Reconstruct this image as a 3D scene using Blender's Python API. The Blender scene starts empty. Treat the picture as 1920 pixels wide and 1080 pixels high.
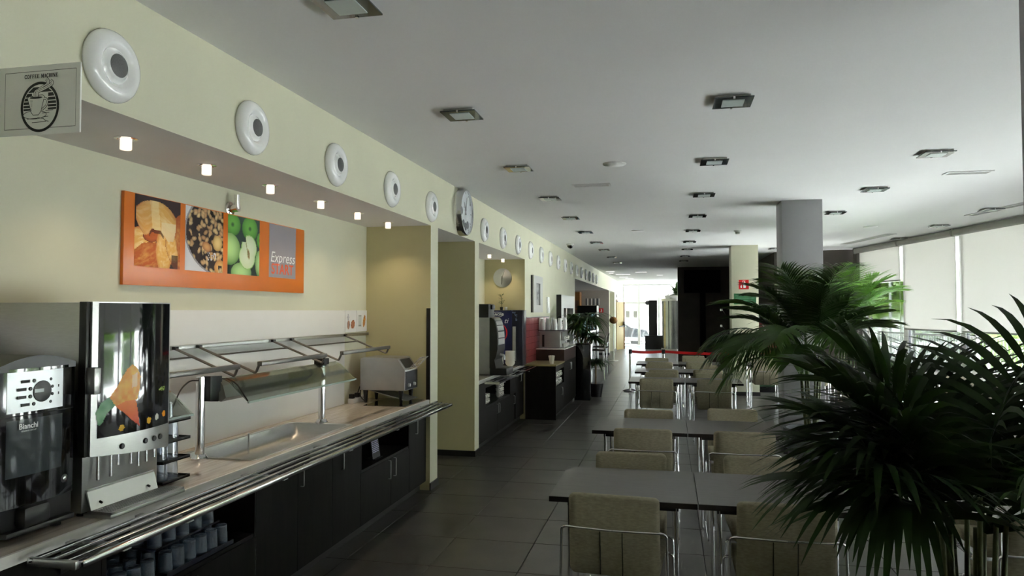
import bpy, bmesh, math, random
import numpy as np
from mathutils import Vector, Matrix

random.seed(7)
SC = bpy.context.scene
COL = SC.collection
PI = math.pi

# ---------------------------------------------------------------- camera, sky, sun, exposure
cam_d = bpy.data.cameras.new('camera')
cam_d.sensor_width = 36.0
cam_d.lens = 36.0 * 1340.0 / 1920.0
cam_d.clip_start = 0.05
cam_d.clip_end = 400
cam = bpy.data.objects.new('camera', cam_d)
COL.objects.link(cam)
cam.location = (0, 0, 1.70)
cam.rotation_euler = (math.radians(90 + 1.838), 0, math.radians(12.328))
SC.camera = cam

world = bpy.data.worlds.new('world')
SC.world = world
world.use_nodes = True
wn = world.node_tree
wn.nodes.clear()
w_out = wn.nodes.new('ShaderNodeOutputWorld')
w_bg = wn.nodes.new('ShaderNodeBackground')
w_sky = wn.nodes.new('ShaderNodeTexSky')
w_sky.sky_type = 'NISHITA'
w_sky.sun_disc = False
w_sky.sun_elevation = math.radians(52)
w_sky.sun_rotation = math.radians(75)
w_sky.air_density = 1.0
w_sky.dust_density = 2.5
w_sky.ozone_density = 1.0
w_hs = wn.nodes.new('ShaderNodeHueSaturation')
w_hs.inputs['Saturation'].default_value = 0.35
wn.links.new(w_sky.outputs[0], w_hs.inputs['Color'])
wn.links.new(w_hs.outputs[0], w_bg.inputs[0])
w_bg.inputs[1].default_value = 0.45
wn.links.new(w_bg.outputs[0], w_out.inputs[0])

sun_d = bpy.data.lights.new('sun', 'SUN')
sun_d.energy = 22.0
sun_d.angle = math.radians(0.6)
sun_d.color = (0.97, 0.985, 1.0)
sun = bpy.data.objects.new('sun', sun_d)
COL.objects.link(sun)
sd = Vector((math.cos(math.radians(52)) * math.sin(math.radians(75)), math.cos(math.radians(52)) * math.cos(math.radians(75)), math.sin(math.radians(52))))
sun.rotation_euler = sd.to_track_quat('Z', 'Y').to_euler()
sun.location = (20, 5, 20)

SC.view_settings.view_transform = 'Standard'
SC.view_settings.look = 'None'
SC.view_settings.gamma = 1.0
SC.view_settings.use_curve_mapping = False
SC.view_settings.exposure = 2.3
SC.cycles.max_bounces = 14
SC.cycles.diffuse_bounces = 7
SC.cycles.glossy_bounces = 4
SC.cycles.transmission_bounces = 8
SC.cycles.transparent_max_bounces = 24
SC.cycles.caustics_reflective = False
SC.cycles.caustics_refractive = False
SC.cycles.sample_clamp_indirect = 6.0
SC.cycles.use_denoising = True

# ---------------------------------------------------------------- materials
MATS = {}
def srgb(r, g, b):
    def f(c):
        c /= 255.0
        return c / 12.92 if c <= 0.04045 else ((c + 0.055) / 1.055) ** 2.4
    return (f(r), f(g), f(b))

def mat(name, col, rough=0.5, metal=0.0, var=0.0, scale=8.0, bump=0.0, bscale=60.0, stretch=None, spec=0.5, emit=None, estr=0.0, trans=0.0, coat=0.0):
    if name in MATS:
        return MATS[name]
    m = bpy.data.materials.new(name)
    m.use_nodes = True
    nt = m.node_tree
    b = nt.nodes['Principled BSDF']
    b.inputs['Base Color'].default_value = (*col, 1)
    b.inputs['Roughness'].default_value = rough
    b.inputs['Metallic'].default_value = metal
    b.inputs['Specular IOR Level'].default_value = spec
    b.inputs['Coat Weight'].default_value = coat
    if trans:
        b.inputs['Transmission Weight'].default_value = trans
    if emit:
        b.inputs['Emission Color'].default_value = (*emit, 1)
        b.inputs['Emission Strength'].default_value = estr
    if var or bump:
        tc = nt.nodes.new('ShaderNodeTexCoord')
        mp = nt.nodes.new('ShaderNodeMapping')
        nt.links.new(tc.outputs['Object'], mp.inputs[0])
        if stretch:
            mp.inputs['Scale'].default_value = stretch
    if var:
        nz = nt.nodes.new('ShaderNodeTexNoise')
        nz.inputs['Scale'].default_value = scale
        nz.inputs['Detail'].default_value = 5
        nt.links.new(mp.outputs[0], nz.inputs['Vector'])
        cr = nt.nodes.new('ShaderNodeValToRGB')
        cr.color_ramp.elements[0].position = 0.3
        cr.color_ramp.elements[1].position = 0.7
        cr.color_ramp.elements[0].color = (*[c * (1 - var) for c in col], 1)
        cr.color_ramp.elements[1].color = (*[min(1, c * (1 + var)) for c in col], 1)
        nt.links.new(nz.outputs['Fac'], cr.inputs[0])
        nt.links.new(cr.outputs[0], b.inputs['Base Color'])
    if bump:
        n2 = nt.nodes.new('ShaderNodeTexNoise')
        n2.inputs['Scale'].default_value = bscale
        n2.inputs['Detail'].default_value = 3
        nt.links.new(mp.outputs[0], n2.inputs['Vector'])
        bp = nt.nodes.new('ShaderNodeBump')
        bp.inputs['Strength'].default_value = bump
        bp.inputs['Distance'].default_value = 0.004
        nt.links.new(n2.outputs['Fac'], bp.inputs['Height'])
        nt.links.new(bp.outputs[0], b.inputs['Normal'])
    MATS[name] = m
    return m

def mat_pane(name, tint=(0.97, 1.0, 0.98), gloss=0.08, rough=0.02):
    m = bpy.data.materials.new(name)
    m.use_nodes = True
    nt = m.node_tree
    nt.nodes.clear()
    o = nt.nodes.new('ShaderNodeOutputMaterial')
    t = nt.nodes.new('ShaderNodeBsdfTransparent')
    t.inputs[0].default_value = (*tint, 1)
    g = nt.nodes.new('ShaderNodeBsdfGlossy')
    g.inputs['Roughness'].default_value = rough
    lw = nt.nodes.new('ShaderNodeLayerWeight')
    lw.inputs[0].default_value = 0.25
    mm = nt.nodes.new('ShaderNodeMath')
    mm.operation = 'MULTIPLY_ADD'
    mm.inputs[1].default_value = 0.7
    mm.inputs[2].default_value = gloss
    mm.use_clamp = True
    nt.links.new(lw.outputs['Fresnel'], mm.inputs[0])
    mx = nt.nodes.new('ShaderNodeMixShader')
    nt.links.new(mm.outputs[0], mx.inputs[0])
    nt.links.new(t.outputs[0], mx.inputs[1])
    nt.links.new(g.outputs[0], mx.inputs[2])
    nt.links.new(mx.outputs[0], o.inputs[0])
    MATS[name] = m
    return m

def mat_cloth(name, col, tr, var=0.03):
    """diffuse + translucent: roller blind fabric, leaves"""
    m = bpy.data.materials.new(name)
    m.use_nodes = True
    nt = m.node_tree
    nt.nodes.clear()
    o = nt.nodes.new('ShaderNodeOutputMaterial')
    d = nt.nodes.new('ShaderNodeBsdfDiffuse')
    d.inputs[0].default_value = (*col, 1)
    t = nt.nodes.new('ShaderNodeBsdfTranslucent')
    t.inputs[0].default_value = (*tr, 1)
    tc = nt.nodes.new('ShaderNodeTexCoord')
    nz = nt.nodes.new('ShaderNodeTexNoise')
    nz.inputs['Scale'].default_value = 40
    nt.links.new(tc.outputs['Object'], nz.inputs['Vector'])
    hv = nt.nodes.new('ShaderNodeHueSaturation')
    hv.inputs['Color'].default_value = (*col, 1)
    mr = nt.nodes.new('ShaderNodeMapRange')
    mr.inputs[3].default_value = 1 - var
    mr.inputs[4].default_value = 1 + var
    nt.links.new(nz.outputs['Fac'], mr.inputs[0])
    nt.links.new(mr.outputs[0], hv.inputs['Value'])
    nt.links.new(hv.outputs[0], d.inputs[0])
    a = nt.nodes.new('ShaderNodeAddShader')
    nt.links.new(d.outputs[0], a.inputs[0])
    nt.links.new(t.outputs[0], a.inputs[1])
    nt.links.new(a.outputs[0], o.inputs[0])
    MATS[name] = m
    return m

def mat_leaf(name, col, rough=0.35, tr=(0.05, 0.12, 0.01), var=0.35, spec=0.4):
    m = bpy.data.materials.new(name)
    m.use_nodes = True
    nt = m.node_tree
    b = nt.nodes['Principled BSDF']
    b.inputs['Roughness'].default_value = rough
    b.inputs['Specular IOR Level'].default_value = spec
    oi = nt.nodes.new('ShaderNodeTexCoord')
    nz = nt.nodes.new('ShaderNodeTexNoise')
    nz.inputs['Scale'].default_value = 6
    nt.links.new(oi.outputs['Object'], nz.inputs['Vector'])
    cr = nt.nodes.new('ShaderNodeValToRGB')
    cr.color_ramp.elements[0].position = 0.3
    cr.color_ramp.elements[1].position = 0.72
    cr.color_ramp.elements[0].color = (*[c * (1 - var) for c in col], 1)
    cr.color_ramp.elements[1].color = (*[c * (1 + var) for c in col], 1)
    nt.links.new(nz.outputs['Fac'], cr.inputs[0])
    nt.links.new(cr.outputs[0], b.inputs['Base Color'])
    t = nt.nodes.new('ShaderNodeBsdfTranslucent')
    t.inputs[0].default_value = (*tr, 1)
    a = nt.nodes.new('ShaderNodeAddShader')
    nt.links.new(b.outputs[0], a.inputs[0])
    nt.links.new(t.outputs[0], a.inputs[1])
    nt.links.new(a.outputs[0], nt.nodes['Material Output'].inputs[0])
    MATS[name] = m
    return m

def mat_print(name, rough=0.35):
    """colours of a flat print come from its own colour attribute"""
    if name in MATS:
        return MATS[name]
    m = bpy.data.materials.new(name)
    m.use_nodes = True
    nt = m.node_tree
    b = nt.nodes['Principled BSDF']
    b.inputs['Roughness'].default_value = rough
    b.inputs['Specular IOR Level'].default_value = 0.25
    at = nt.nodes.new('ShaderNodeAttribute')
    at.attribute_name = 'ink'
    nt.links.new(at.outputs['Color'], b.inputs['Base Color'])
    MATS[name] = m
    return m

M_CREAM = mat('cream_paint', (0.63, 0.62, 0.475), 0.62, var=0.02, scale=3, bump=0.05, bscale=180)
M_OLIVE = mat('khaki_wall', (0.575, 0.525, 0.30), 0.6, var=0.02, scale=3, bump=0.05, bscale=180)
M_CEIL = mat('ceiling_paint', (0.80, 0.80, 0.80), 0.85, var=0.01, scale=2)
M_SOFFIT = mat('soffit_paint', (0.74, 0.71, 0.69), 0.8, var=0.01, scale=2)
M_GREYCOL = mat('grey_column_paint', (0.33, 0.33, 0.34), 0.45, var=0.03, scale=4)
M_DARKWALL = mat('dark_brown_panel', (0.085, 0.075, 0.066), 0.6, var=0.1, scale=5, spec=0.25)
M_TILE = mat('dark_floor_tile', (0.058, 0.053, 0.048), 0.33, var=0.28, scale=3.0, bump=0.12, bscale=90)
M_GROUT = mat('grout', (0.02, 0.02, 0.02), 0.8, var=0.1)
M_BASEB = mat('dark_baseboard', (0.022, 0.020, 0.020), 0.35, var=0.1)
M_WENGE = mat('wenge_laminate', (0.0085, 0.0068, 0.006), 0.5, spec=0.14, var=0.35, scale=14, stretch=(2, 2, 0.25), bump=0.05, bscale=40)
M_WENGE_IN = mat('cabinet_inside', (0.006, 0.005, 0.005), 0.5, var=0.2, spec=0.2)
M_TABLE = mat('table_laminate', (0.095, 0.085, 0.078), 0.34, var=0.18, scale=20, stretch=(0.3, 3, 1), bump=0.03, bscale=50)
M_TABEDGE = mat('table_edge', (0.018, 0.013, 0.012), 0.45, var=0.1)
M_FABRIC = mat('olive_beige_weave', (0.33, 0.30, 0.215), 0.9, var=0.16, scale=45, bump=0.5, bscale=400, stretch=(1.0, 1.0, 3.0), spec=0.2)
M_SEAM = mat('seam_thread', (0.05, 0.045, 0.03), 0.9, var=0.1)
M_CHROME = mat('chrome', (0.82, 0.82, 0.84), 0.10, metal=1.0, var=0.02)
M_STEEL = mat('brushed_steel', (0.56, 0.56, 0.55), 0.32, metal=1.0, var=0.06, scale=30, stretch=(1, 1, 20))
M_STEELD = mat('dull_steel', (0.42, 0.42, 0.41), 0.45, metal=0.9, var=0.05, scale=10)
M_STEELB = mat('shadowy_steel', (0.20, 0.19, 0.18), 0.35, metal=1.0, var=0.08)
M_RAIL = mat('rail_chrome', (0.55, 0.55, 0.56), 0.16, metal=1.0, var=0.03)
M_SCREEN = mat('screen_black', (0.006, 0.006, 0.007), 0.6, spec=0.1, var=0.05)
M_BLACK = mat('black_plastic', (0.012, 0.012, 0.013), 0.35, var=0.1)
M_GLOSSBLK = mat('gloss_black', (0.006, 0.006, 0.008), 0.06, var=0.1, coat=0.6)
M_RUBBER = mat('black_rubber', (0.01, 0.01, 0.01), 0.7, var=0.1)
M_WHITE = mat('white_plastic', (0.78, 0.78, 0.77), 0.35, var=0.01)
M_CERAM = mat('white_ceramic', (0.80, 0.79, 0.74), 0.2, var=0.01)
M_RINGW = mat('white_enamel', (0.84, 0.84, 0.84), 0.16, var=0.01, coat=0.4)
M_MESHGR = mat('grey_mesh', (0.10, 0.10, 0.10), 0.6, var=0.2, scale=300)
M_WPANEL = mat('white_splash_panel', (0.80, 0.80, 0.79), 0.28, var=0.01)
M_COUNTER = mat('streaked_worktop', (0.70, 0.61, 0.53), 0.16, var=0.16, scale=7, stretch=(6, 0.6, 1), coat=0.3)
M_COUNTEDGE = mat('worktop_edge', (0.80, 0.78, 0.74), 0.3, var=0.03)
M_ORANGE = mat('poster_orange', srgb(226, 120, 34), 0.3, var=0.05, scale=2)
M_GREYPR = mat('poster_grey', srgb(150, 143, 150), 0.35, var=0.02)
M_WHITEPR = mat('white_print', (0.85, 0.85, 0.85), 0.4, var=0.01)
M_REDPR = mat('orange_red_print', srgb(226, 88, 40), 0.4, var=0.02)
M_BLACKPR = mat('black_print', (0.02, 0.02, 0.02), 0.5, var=0.02)
M_PAPER = mat('sign_paper', (0.86, 0.86, 0.82), 0.6, var=0.02)
M_RED = mat('red_tile', srgb(112, 22, 28), 0.3, var=0.12, scale=5)
M_SIGNRED = mat('sign_red', srgb(215, 30, 35), 0.4, var=0.02)
M_SIGNGREEN = mat('sign_green', srgb(60, 120, 80), 0.35, var=0.1, scale=12, stretch=(1, 1, 4))
M_BELT = mat('red_belt', srgb(200, 12, 14), 0.7, var=0.05)
M_BLUE = mat('navy_machine', srgb(22, 28, 78), 0.3, var=0.15, scale=3)
M_DKBLUE = mat('dark_navy', (0.008, 0.009, 0.02), 0.3, var=0.1)
M_GLASSW = mat('drinking_glass', (0.80, 0.86, 0.95), 0.05, var=0.0, trans=0.92)
M_POTGREY = mat('grey_planter', (0.12, 0.125, 0.14), 0.55, var=0.08)
M_SOIL = mat('soil', (0.03, 0.02, 0.015), 0.95, var=0.4, scale=60, bump=1.0, bscale=80)
M_BARK = mat('palm_stem', (0.075, 0.09, 0.03), 0.6, var=0.4, scale=20)
M_TAN = mat('cane_bark', (0.22, 0.16, 0.09), 0.8, var=0.3, scale=20)
M_DOORW = mat('light_wood_door', srgb(205, 180, 105), 0.45, var=0.1, scale=10, stretch=(4, 4, 0.4))
M_DOORF = mat('brown_door_frame', srgb(130, 88, 40), 0.5, var=0.15, scale=10)
M_ROLLER = mat('roller_tube', (0.50, 0.50, 0.48), 0.5, var=0.02)
M_MULL = mat('window_frame_white', (0.78, 0.78, 0.78), 0.4, var=0.01)
M_MULLD = mat('window_gasket', (0.05, 0.05, 0.06), 0.5, var=0.02)
M_TERRACE = mat('pale_paving', (0.64, 0.64, 0.64), 0.8, var=0.08, scale=2)
M_BUILD = mat('pale_facade', (0.62, 0.61, 0.58), 0.8, var=0.04)
M_LAMPON = mat('lit_lamp', (1, 0.9, 0.75), 0.4, emit=(1.0, 0.84, 0.68), estr=0.26)
M_FROST = mat('frosted_diffuser', (0.55, 0.62, 0.60), 0.45, var=0.02)
M_DKGLASS = mat('dark_lamp_glass', (0.055, 0.068, 0.07), 0.08, var=0.05, coat=0.5)
M_TAN2 = mat('tan_wood', srgb(170, 120, 60), 0.5, var=0.2, scale=10)
M_GREYBEIGE = mat('taupe_paint', (0.36, 0.33, 0.30), 0.7, var=0.03)
M_CARD = mat('lavender_print', (0.62, 0.58, 0.85), 0.4, var=0.02)
P_PANE = mat_pane('window_glass')
P_GUARD = mat_pane('guard_glass', (0.88, 0.93, 0.90), 0.03)
P_ACRYL = mat_pane('acrylic', (0.9, 0.92, 0.92), 0.12)
C_BLIND = mat_cloth('blind_fabric', (0.50, 0.50, 0.48), (0.255, 0.25, 0.245), 0.015)
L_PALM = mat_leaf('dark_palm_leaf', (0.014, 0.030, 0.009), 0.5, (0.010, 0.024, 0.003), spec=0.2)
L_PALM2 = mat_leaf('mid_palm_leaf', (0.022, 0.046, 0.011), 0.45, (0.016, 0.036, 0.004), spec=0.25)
L_PALM3 = mat_leaf('sunlit_palm_leaf', (0.09, 0.20, 0.035), 0.4, (0.10, 0.20, 0.03))  # lighter green: sunlight on the window palm is put into the leaf colour
L_DRAC = mat_leaf('strap_leaf', (0.025, 0.055, 0.016), 0.35, (0.02, 0.04, 0.006))
L_TREE = mat_leaf('tree_leaf', (0.14, 0.24, 0.04), 0.5, (0.14, 0.22, 0.03))

# ---------------------------------------------------------------- mesh helpers
ORG = {}

class MB:
    def __init__(self):
        self.v = []; self.f = []; self.mi = []
    def add(self, vs, fs, m=0):
        o = len(self.v)
        self.v += [tuple(p) for p in vs]
        self.f += [tuple(i + o for i in f) for f in fs]
        self.mi += [m] * len(fs)
        return self
    def box(self, x0, x1, y0, y1, z0, z1, m=0):
        x0, x1 = min(x0, x1), max(x0, x1); y0, y1 = min(y0, y1), max(y0, y1); z0, z1 = min(z0, z1), max(z0, z1)
        return self.add([(x0, y0, z0), (x1, y0, z0), (x1, y1, z0), (x0, y1, z0), (x0, y0, z1), (x1, y0, z1), (x1, y1, z1), (x0, y1, z1)],
                        [(3, 2, 1, 0), (4, 5, 6, 7), (0, 1, 5, 4), (1, 2, 6, 5), (2, 3, 7, 6), (3, 0, 4, 7)], m)
    def prism(self, poly, d, m=0):
        """poly: list of 3D points (planar), extruded by vector d"""
        n = len(poly); d = Vector(d)
        a = [Vector(p) for p in poly]; b = [p + d for p in a]
        nrm = Vector((0, 0, 0))
        for i in range(n):
            nrm += a[i].cross(a[(i + 1) % n])
        fs = [tuple(range(n))[::-1], tuple(range(n, 2 * n))] + [(i, (i + 1) % n, n + (i + 1) % n, n + i) for i in range(n)]
        if nrm.dot(d) < 0:
            fs = [f[::-1] for f in fs]
        return self.add(a + b, fs, m)
    def tube(self, pts, r, n=8, closed=False, m=0, r2=None):
        P = [Vector(p) for p in pts]
        k = len(P); vs = []; fs = []
        up = None
        for i in range(k):
            if closed:
                t = (P[(i + 1) % k] - P[i - 1]).normalized()
            else:
                t = (P[min(i + 1, k - 1)] - P[max(i - 1, 0)]).normalized()
            if up is None:
                up = Vector((0, 0, 1)) if abs(t.z) < 0.9 else Vector((1, 0, 0))
            s = t.cross(up)
            if s.length < 1e-6:
                s = t.orthogonal()
            s.normalize(); up = s.cross(t).normalized()
            rr = r if r2 is None else r + (r2 - r) * i / max(1, k - 1)
            for j in range(n):
                a = 2 * PI * j / n
                vs.append(P[i] + s * math.cos(a) * rr + up * math.sin(a) * rr)
        for i in range(k if closed else k - 1):
            for j in range(n):
                a = i * n + j; b = i * n + (j + 1) % n
                c = ((i + 1) % k) * n + (j + 1) % n; d = ((i + 1) % k) * n + j
                fs.append((a, b, c, d))
        if not closed:
            fs.append(tuple(range(n))[::-1]); fs.append(tuple((k - 1) * n + j for j in range(n)))
        return self.add(vs, fs, m)
    def lathe(self, prof, c=(0, 0, 0), axis='Z', n=24, m=0, cap=True):
        """prof: (radius, height) list along axis"""
        vs = []; fs = []
        for (r, h) in prof:
            for j in range(n):
                a = 2 * PI * j / n
                x, y = r * math.cos(a), r * math.sin(a)
                p = (x, y, h) if axis == 'Z' else ((h, x, y) if axis == 'X' else (y, h, x))
                vs.append((p[0] + c[0], p[1] + c[1], p[2] + c[2]))
        k = len(prof)
        for i in range(k - 1):
            for j in range(n):
                fs.append((i * n + j, i * n + (j + 1) % n, (i + 1) * n + (j + 1) % n, (i + 1) * n + j))
        if cap:
            fs.append(tuple(range(n))[::-1]); fs.append(tuple((k - 1) * n + j for j in range(n)))
        return self.add(vs, fs, m)
    def quad(self, a, b, c, d, m=0):
        return self.add([a, b, c, d], [(0, 1, 2, 3)], m)

def fillet(pts, rad, seg=5, closed=False):
    P = [Vector(p) for p in pts]; out = []
    n = len(P)
    for i in range(n):
        if not closed and i in (0, n - 1):
            out.append(P[i]); continue
        a, b, c = P[i - 1], P[i], P[(i + 1) % n]
        d1 = (a - b); d2 = (c - b)
        r = min(rad, d1.length * 0.45, d2.length * 0.45)
        p1 = b + d1.normalized() * r; p2 = b + d2.normalized() * r
        for k in range(seg + 1):
            t = k / seg
            out.append(p1 * (1 - t) ** 2 + b * 2 * t * (1 - t) + p2 * t * t)
    return out

def mesh_of(mb, name, mats, smooth=None, bevel=0.0, org=(0, 0, 0), seg=2):
    me = bpy.data.meshes.new(name)
    o = org
    me.from_pydata([(p[0] - o[0], p[1] - o[1], p[2] - o[2]) for p in mb.v], [], mb.f)
    if not isinstance(mats, (list, tuple)):
        mats = [mats]
    for m in mats:
        me.materials.append(m)
    if len(mats) > 1:
        me.polygons.foreach_set('material_index', mb.mi)
    bm = bmesh.new(); bm.from_mesh(me)
    bmesh.ops.recalc_face_normals(bm, faces=bm.faces)
    if bevel:
        es = [e for e in bm.edges if len(e.link_faces) == 2 and e.calc_face_angle(0) > 0.6]
        bmesh.ops.bevel(bm, geom=es, offset=bevel, segments=seg, affect='EDGES', profile=0.5)
    bm.to_mesh(me); bm.free()
    if smooth is not None or bevel:
        me.shade_smooth()
        me.set_sharp_from_angle(angle=math.radians(smooth if smooth is not None else 35))
    me.update()
    return me

def thing(name, label, cat, loc=(0, 0, 0), group=None, rz=0.0):
    o = bpy.data.objects.new(name, None)
    o.empty_display_size = 0.1
    COL.objects.link(o)
    o.location = loc
    o.rotation_euler = (0, 0, rz)
    o['label'] = label; o['category'] = cat
    if group:
        o['group'] = group
    ORG[o.name] = tuple(loc)
    return o

def part(name, mb, mats, parent, smooth=None, bevel=0.0, label=None, kind=None, local=False, seg=2):
    """mb in world coordinates (or local to the thing when local=True)"""
    g = (0, 0, 0) if local else ORG[parent.name]
    me = mb if isinstance(mb, bpy.types.Mesh) else mesh_of(mb, name, mats, smooth, bevel, g, seg)
    o = bpy.data.objects.new(name, me)
    COL.objects.link(o)
    o.parent = parent
    ORG[o.name] = ORG[parent.name]
    if label:
        o['label'] = label
    if kind:
        o['kind'] = kind
    return o

def solo(name, mb, mats, label, cat, loc=(0, 0, 0), group=None, smooth=None, bevel=0.0, seg=2):
    me = mesh_of(mb, name, mats, smooth, bevel, loc, seg)
    o = bpy.data.objects.new(name, me)
    COL.objects.link(o)
    o.location = loc
    o['label'] = label; o['category'] = cat
    if group:
        o['group'] = group
    ORG[o.name] = tuple(loc)
    return o

def struct(name, mb, mats, parent=None, smooth=None, bevel=0.0):
    me = mesh_of(mb, name, mats, smooth, bevel, ORG[parent.name] if parent else (0, 0, 0))
    o = bpy.data.objects.new(name, me)
    COL.objects.link(o)
    ORG[o.name] = ORG[parent.name] if parent else (0, 0, 0)
    if parent:
        o.parent = parent
    else:
        o['kind'] = 'structure'
    return o

def copy_tree(o, loc=None, rz=None, label=None):
    c = o.copy(); COL.objects.link(c)
    if loc is not None: c.location = loc
    if rz is not None: c.rotation_euler = (0, 0, rz)
    if label: c['label'] = label
    ORG[c.name] = tuple(c.location)
    for ch in list(o.children):
        d = ch.copy(); COL.objects.link(d); d.parent = c
        ORG[d.name] = ORG[c.name]
        for g in list(ch.children):
            e = g.copy(); COL.objects.link(e); e.parent = d
            ORG[e.name] = ORG[c.name]
    return c

def text_mb(s, size, origin, ux, uy, depth=0.0008, shear=0.0, align='CENTER', offset=0.0):
    """flat lettering as a mesh: ux = reading direction, uy = up"""
    cu = bpy.data.curves.new('lettering', 'FONT')
    cu.body = s; cu.size = size; cu.shear = shear
    cu.align_x = align; cu.align_y = 'CENTER'
    cu.offset = offset
    cu.resolution_u = 3
    ob = bpy.data.objects.new('lettering', cu)
    COL.objects.link(ob)
    dg = bpy.context.evaluated_depsgraph_get()
    me = bpy.data.meshes.new_from_object(ob.evaluated_get(dg))
    ux = Vector(ux).normalized(); uy = Vector(uy).normalized(); o = Vector(origin)
    mb = MB()
    mb.add([o + ux * v.co.x + uy * v.co.y for v in me.vertices], [tuple(p.vertices) for p in me.polygons])
    bpy.data.objects.remove(ob); bpy.data.curves.remove(cu); bpy.data.meshes.remove(me)
    return mb

def print_mesh(name, fn, nu, nv, pos, col, parent, matname='print_ink', rough=0.35, label=None):
    """a flat print: grid of nu x nv cells; col(u,v) gives rgb or None, pos(u,v) the surface point"""
    vs, fs, cs = [], [], []
    idx = {}
    for j in range(nv):
        for i in range(nu):
            c = col((i + 0.5) / nu, (j + 0.5) / nv)
            if c is None:
                continue
            q = []
            for (a, b) in ((i, j), (i + 1, j), (i + 1, j + 1), (i, j + 1)):
                if (a, b) not in idx:
                    idx[(a, b)] = len(vs); vs.append(pos(a / nu, b / nv))
                q.append(idx[(a, b)])
            fs.append(tuple(q)); cs.append(c)
    g = ORG[parent.name]
    me = bpy.data.meshes.new(name)
    me.from_pydata([(p[0] - g[0], p[1] - g[1], p[2] - g[2]) for p in vs], [], fs)
    at = me.attributes.new('ink', 'FLOAT_COLOR', 'FACE')
    at.data.foreach_set('color', [x for c in cs for x in (c[0], c[1], c[2], 1.0)])
    me.materials.append(mat_print(matname, rough))
    me.update()
    return part(name, me, None, parent, label=label)

def rrect(w, h, r, n=4):
    out = []
    for (cx, cy, a0) in ((w / 2 - r, h / 2 - r, 0), (-w / 2 + r, h / 2 - r, 90), (-w / 2 + r, -h / 2 + r, 180), (w / 2 - r, -h / 2 + r, 270)):
        for k in range(n + 1):
            a = math.radians(a0 + 90 * k / n)
            out.append((cx + r * math.cos(a), cy + r * math.sin(a)))
    return out
# ---------------------------------------------------------------- the setting
CEIL = 3.03; SOF = 2.52; WX = -2.22; NB = -2.88
P0 = Vector((3.876, 16.41)); TD = Vector((0.18096, -0.98349)); ND = Vector((0.98349, 0.18096))
def W(s, n, z):
    p = P0 + TD * s + ND * n
    return (p.x, p.y, z)
def wbox(mb, s0, s1, n0, n1, z0, z1, m=0):
    c = [W(s0, n0, z0), W(s1, n0, z0), W(s1, n1, z0), W(s0, n1, z0), W(s0, n0, z1), W(s1, n0, z1), W(s1, n1, z1), W(s0, n1, z1)]
    return mb.add(c, [(3, 2, 1, 0), (4, 5, 6, 7), (0, 1, 5, 4), (1, 2, 6, 5), (2, 3, 7, 6), (3, 0, 4, 7)], m)
def rx(y, n=0.0):
    return P0.x + (16.41 - y) * 0.18400 + n / 0.98349
SEND = 19.75    # where the window wall meets the wall behind the camera (s)
YB = -3.0

mb = MB(); mb.prism([(-6, YB - 0.2, -0.15), (rx(YB, 0.20), YB - 0.2, -0.15), (rx(16.6, 0.20), 16.6, -0.15), (8.6, 22.2, -0.15), (8.6, 36.15, -0.15), (-6, 36.15, -0.15)], (0, 0, 0.138))
floor = struct('floor', mb, M_GROUT)

tile_mb = MB(); tile_mb.box(-0.2975, 0.2975, -0.2975, 0.2975, -0.012, 0.0)
tile_me = mesh_of(tile_mb, 'tile', M_TILE, bevel=0.0025, seg=1)
rest = MB(); ntile = 0
for j in range(-8, 58):
    for i in range(-7, 18):
        cx, cy = -1.87 + 0.6 * i, 1.9 + 0.6 * j
        if cy < YB + 0.3 or cy > 35.9:
            continue
        inside = cy < 16.6
        if inside and (cx > rx(cy) - 0.2 or cx < -2.5):
            continue
        if not inside and (cx < -5.2 or cx > 8.5):
            continue
        if inside and 0 <= j <= 22 and ntile < 298:
            o = bpy.data.objects.new('tile', tile_me)
            COL.objects.link(o); o.parent = floor; o.location = (cx, cy, 0)
            ORG[o.name] = (0, 0, 0); ntile += 1
        else:
            rest.box(cx - 0.2975, cx + 0.2975, cy - 0.2975, cy + 0.2975, -0.012, 0.0)
ro = part('tiling', rest, M_TILE, floor, kind='stuff')

mb = MB()
poly = [(-6, YB - 0.2, CEIL), (rx(YB, 0.35), YB - 0.2, CEIL), (rx(16.8, 0.35), 16.8, CEIL), (8.6, 22.0, CEIL), (8.6, 36.3, CEIL), (-6, 36.3, CEIL)]
mb.prism(poly, (0, 0, 0.2))
struct('ceiling', mb, M_CEIL)

mb = MB()
H0 = -0.012
mb.box(-3.4, WX, YB, 17.35, SOF, CEIL)                  # header over the niches
mb.box(-6, WX, 17.35, 27.9, 2.49, CEIL)
mb.box(-3.4, WX, 27.9, 36.2, 2.49, CEIL)
mb.box(-3.2, NB, YB, 6.51, H0, SOF)                     # back of the first recess
mb.box(-4.6, WX, 6.51, 6.73, H0, SOF)                   # pier
mb.box(-4.6, WX, 8.11, 8.30, H0, SOF)                   # pier
mb.box(-4.6, -3.4, 6.73, 8.11, SOF, CEIL)
mb.box(-4.8, -4.6, 6.51, 8.30, H0, CEIL)                # end of the passage
mb.box(-3.2, NB, 8.30, 11.11, H0, SOF)
mb.box(-3.2, WX, 11.11, 17.35, H0, SOF)                 # plain wall
mb.box(-5.6, -5.4, 17.2, 28.1, H0, 2.49)                # back of the bar
mb.box(-5.6, -3.2, 17.15, 17.35, H0, 2.49)
mb.box(-5.4, WX, 27.65, 27.9, H0, 2.49)
mb.box(-3.4, -3.2, 27.9, 30.44, H0, 2.49)
mb.box(-3.2, WX, 30.44, 31.35, H0, 2.49)
mb.box(-3.2, WX, 31.35, 32.30, 2.13, 2.49)
mb.box(-3.6, -3.4, 31.2, 32.5, H0, 2.49)
mb.box(-3.2, WX, 32.30, 36.2, H0, 2.49)
wl = struct('wall_left', mb, [M_CREAM, M_OLIVE, M_SOFFIT, M_GREYBEIGE])
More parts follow.
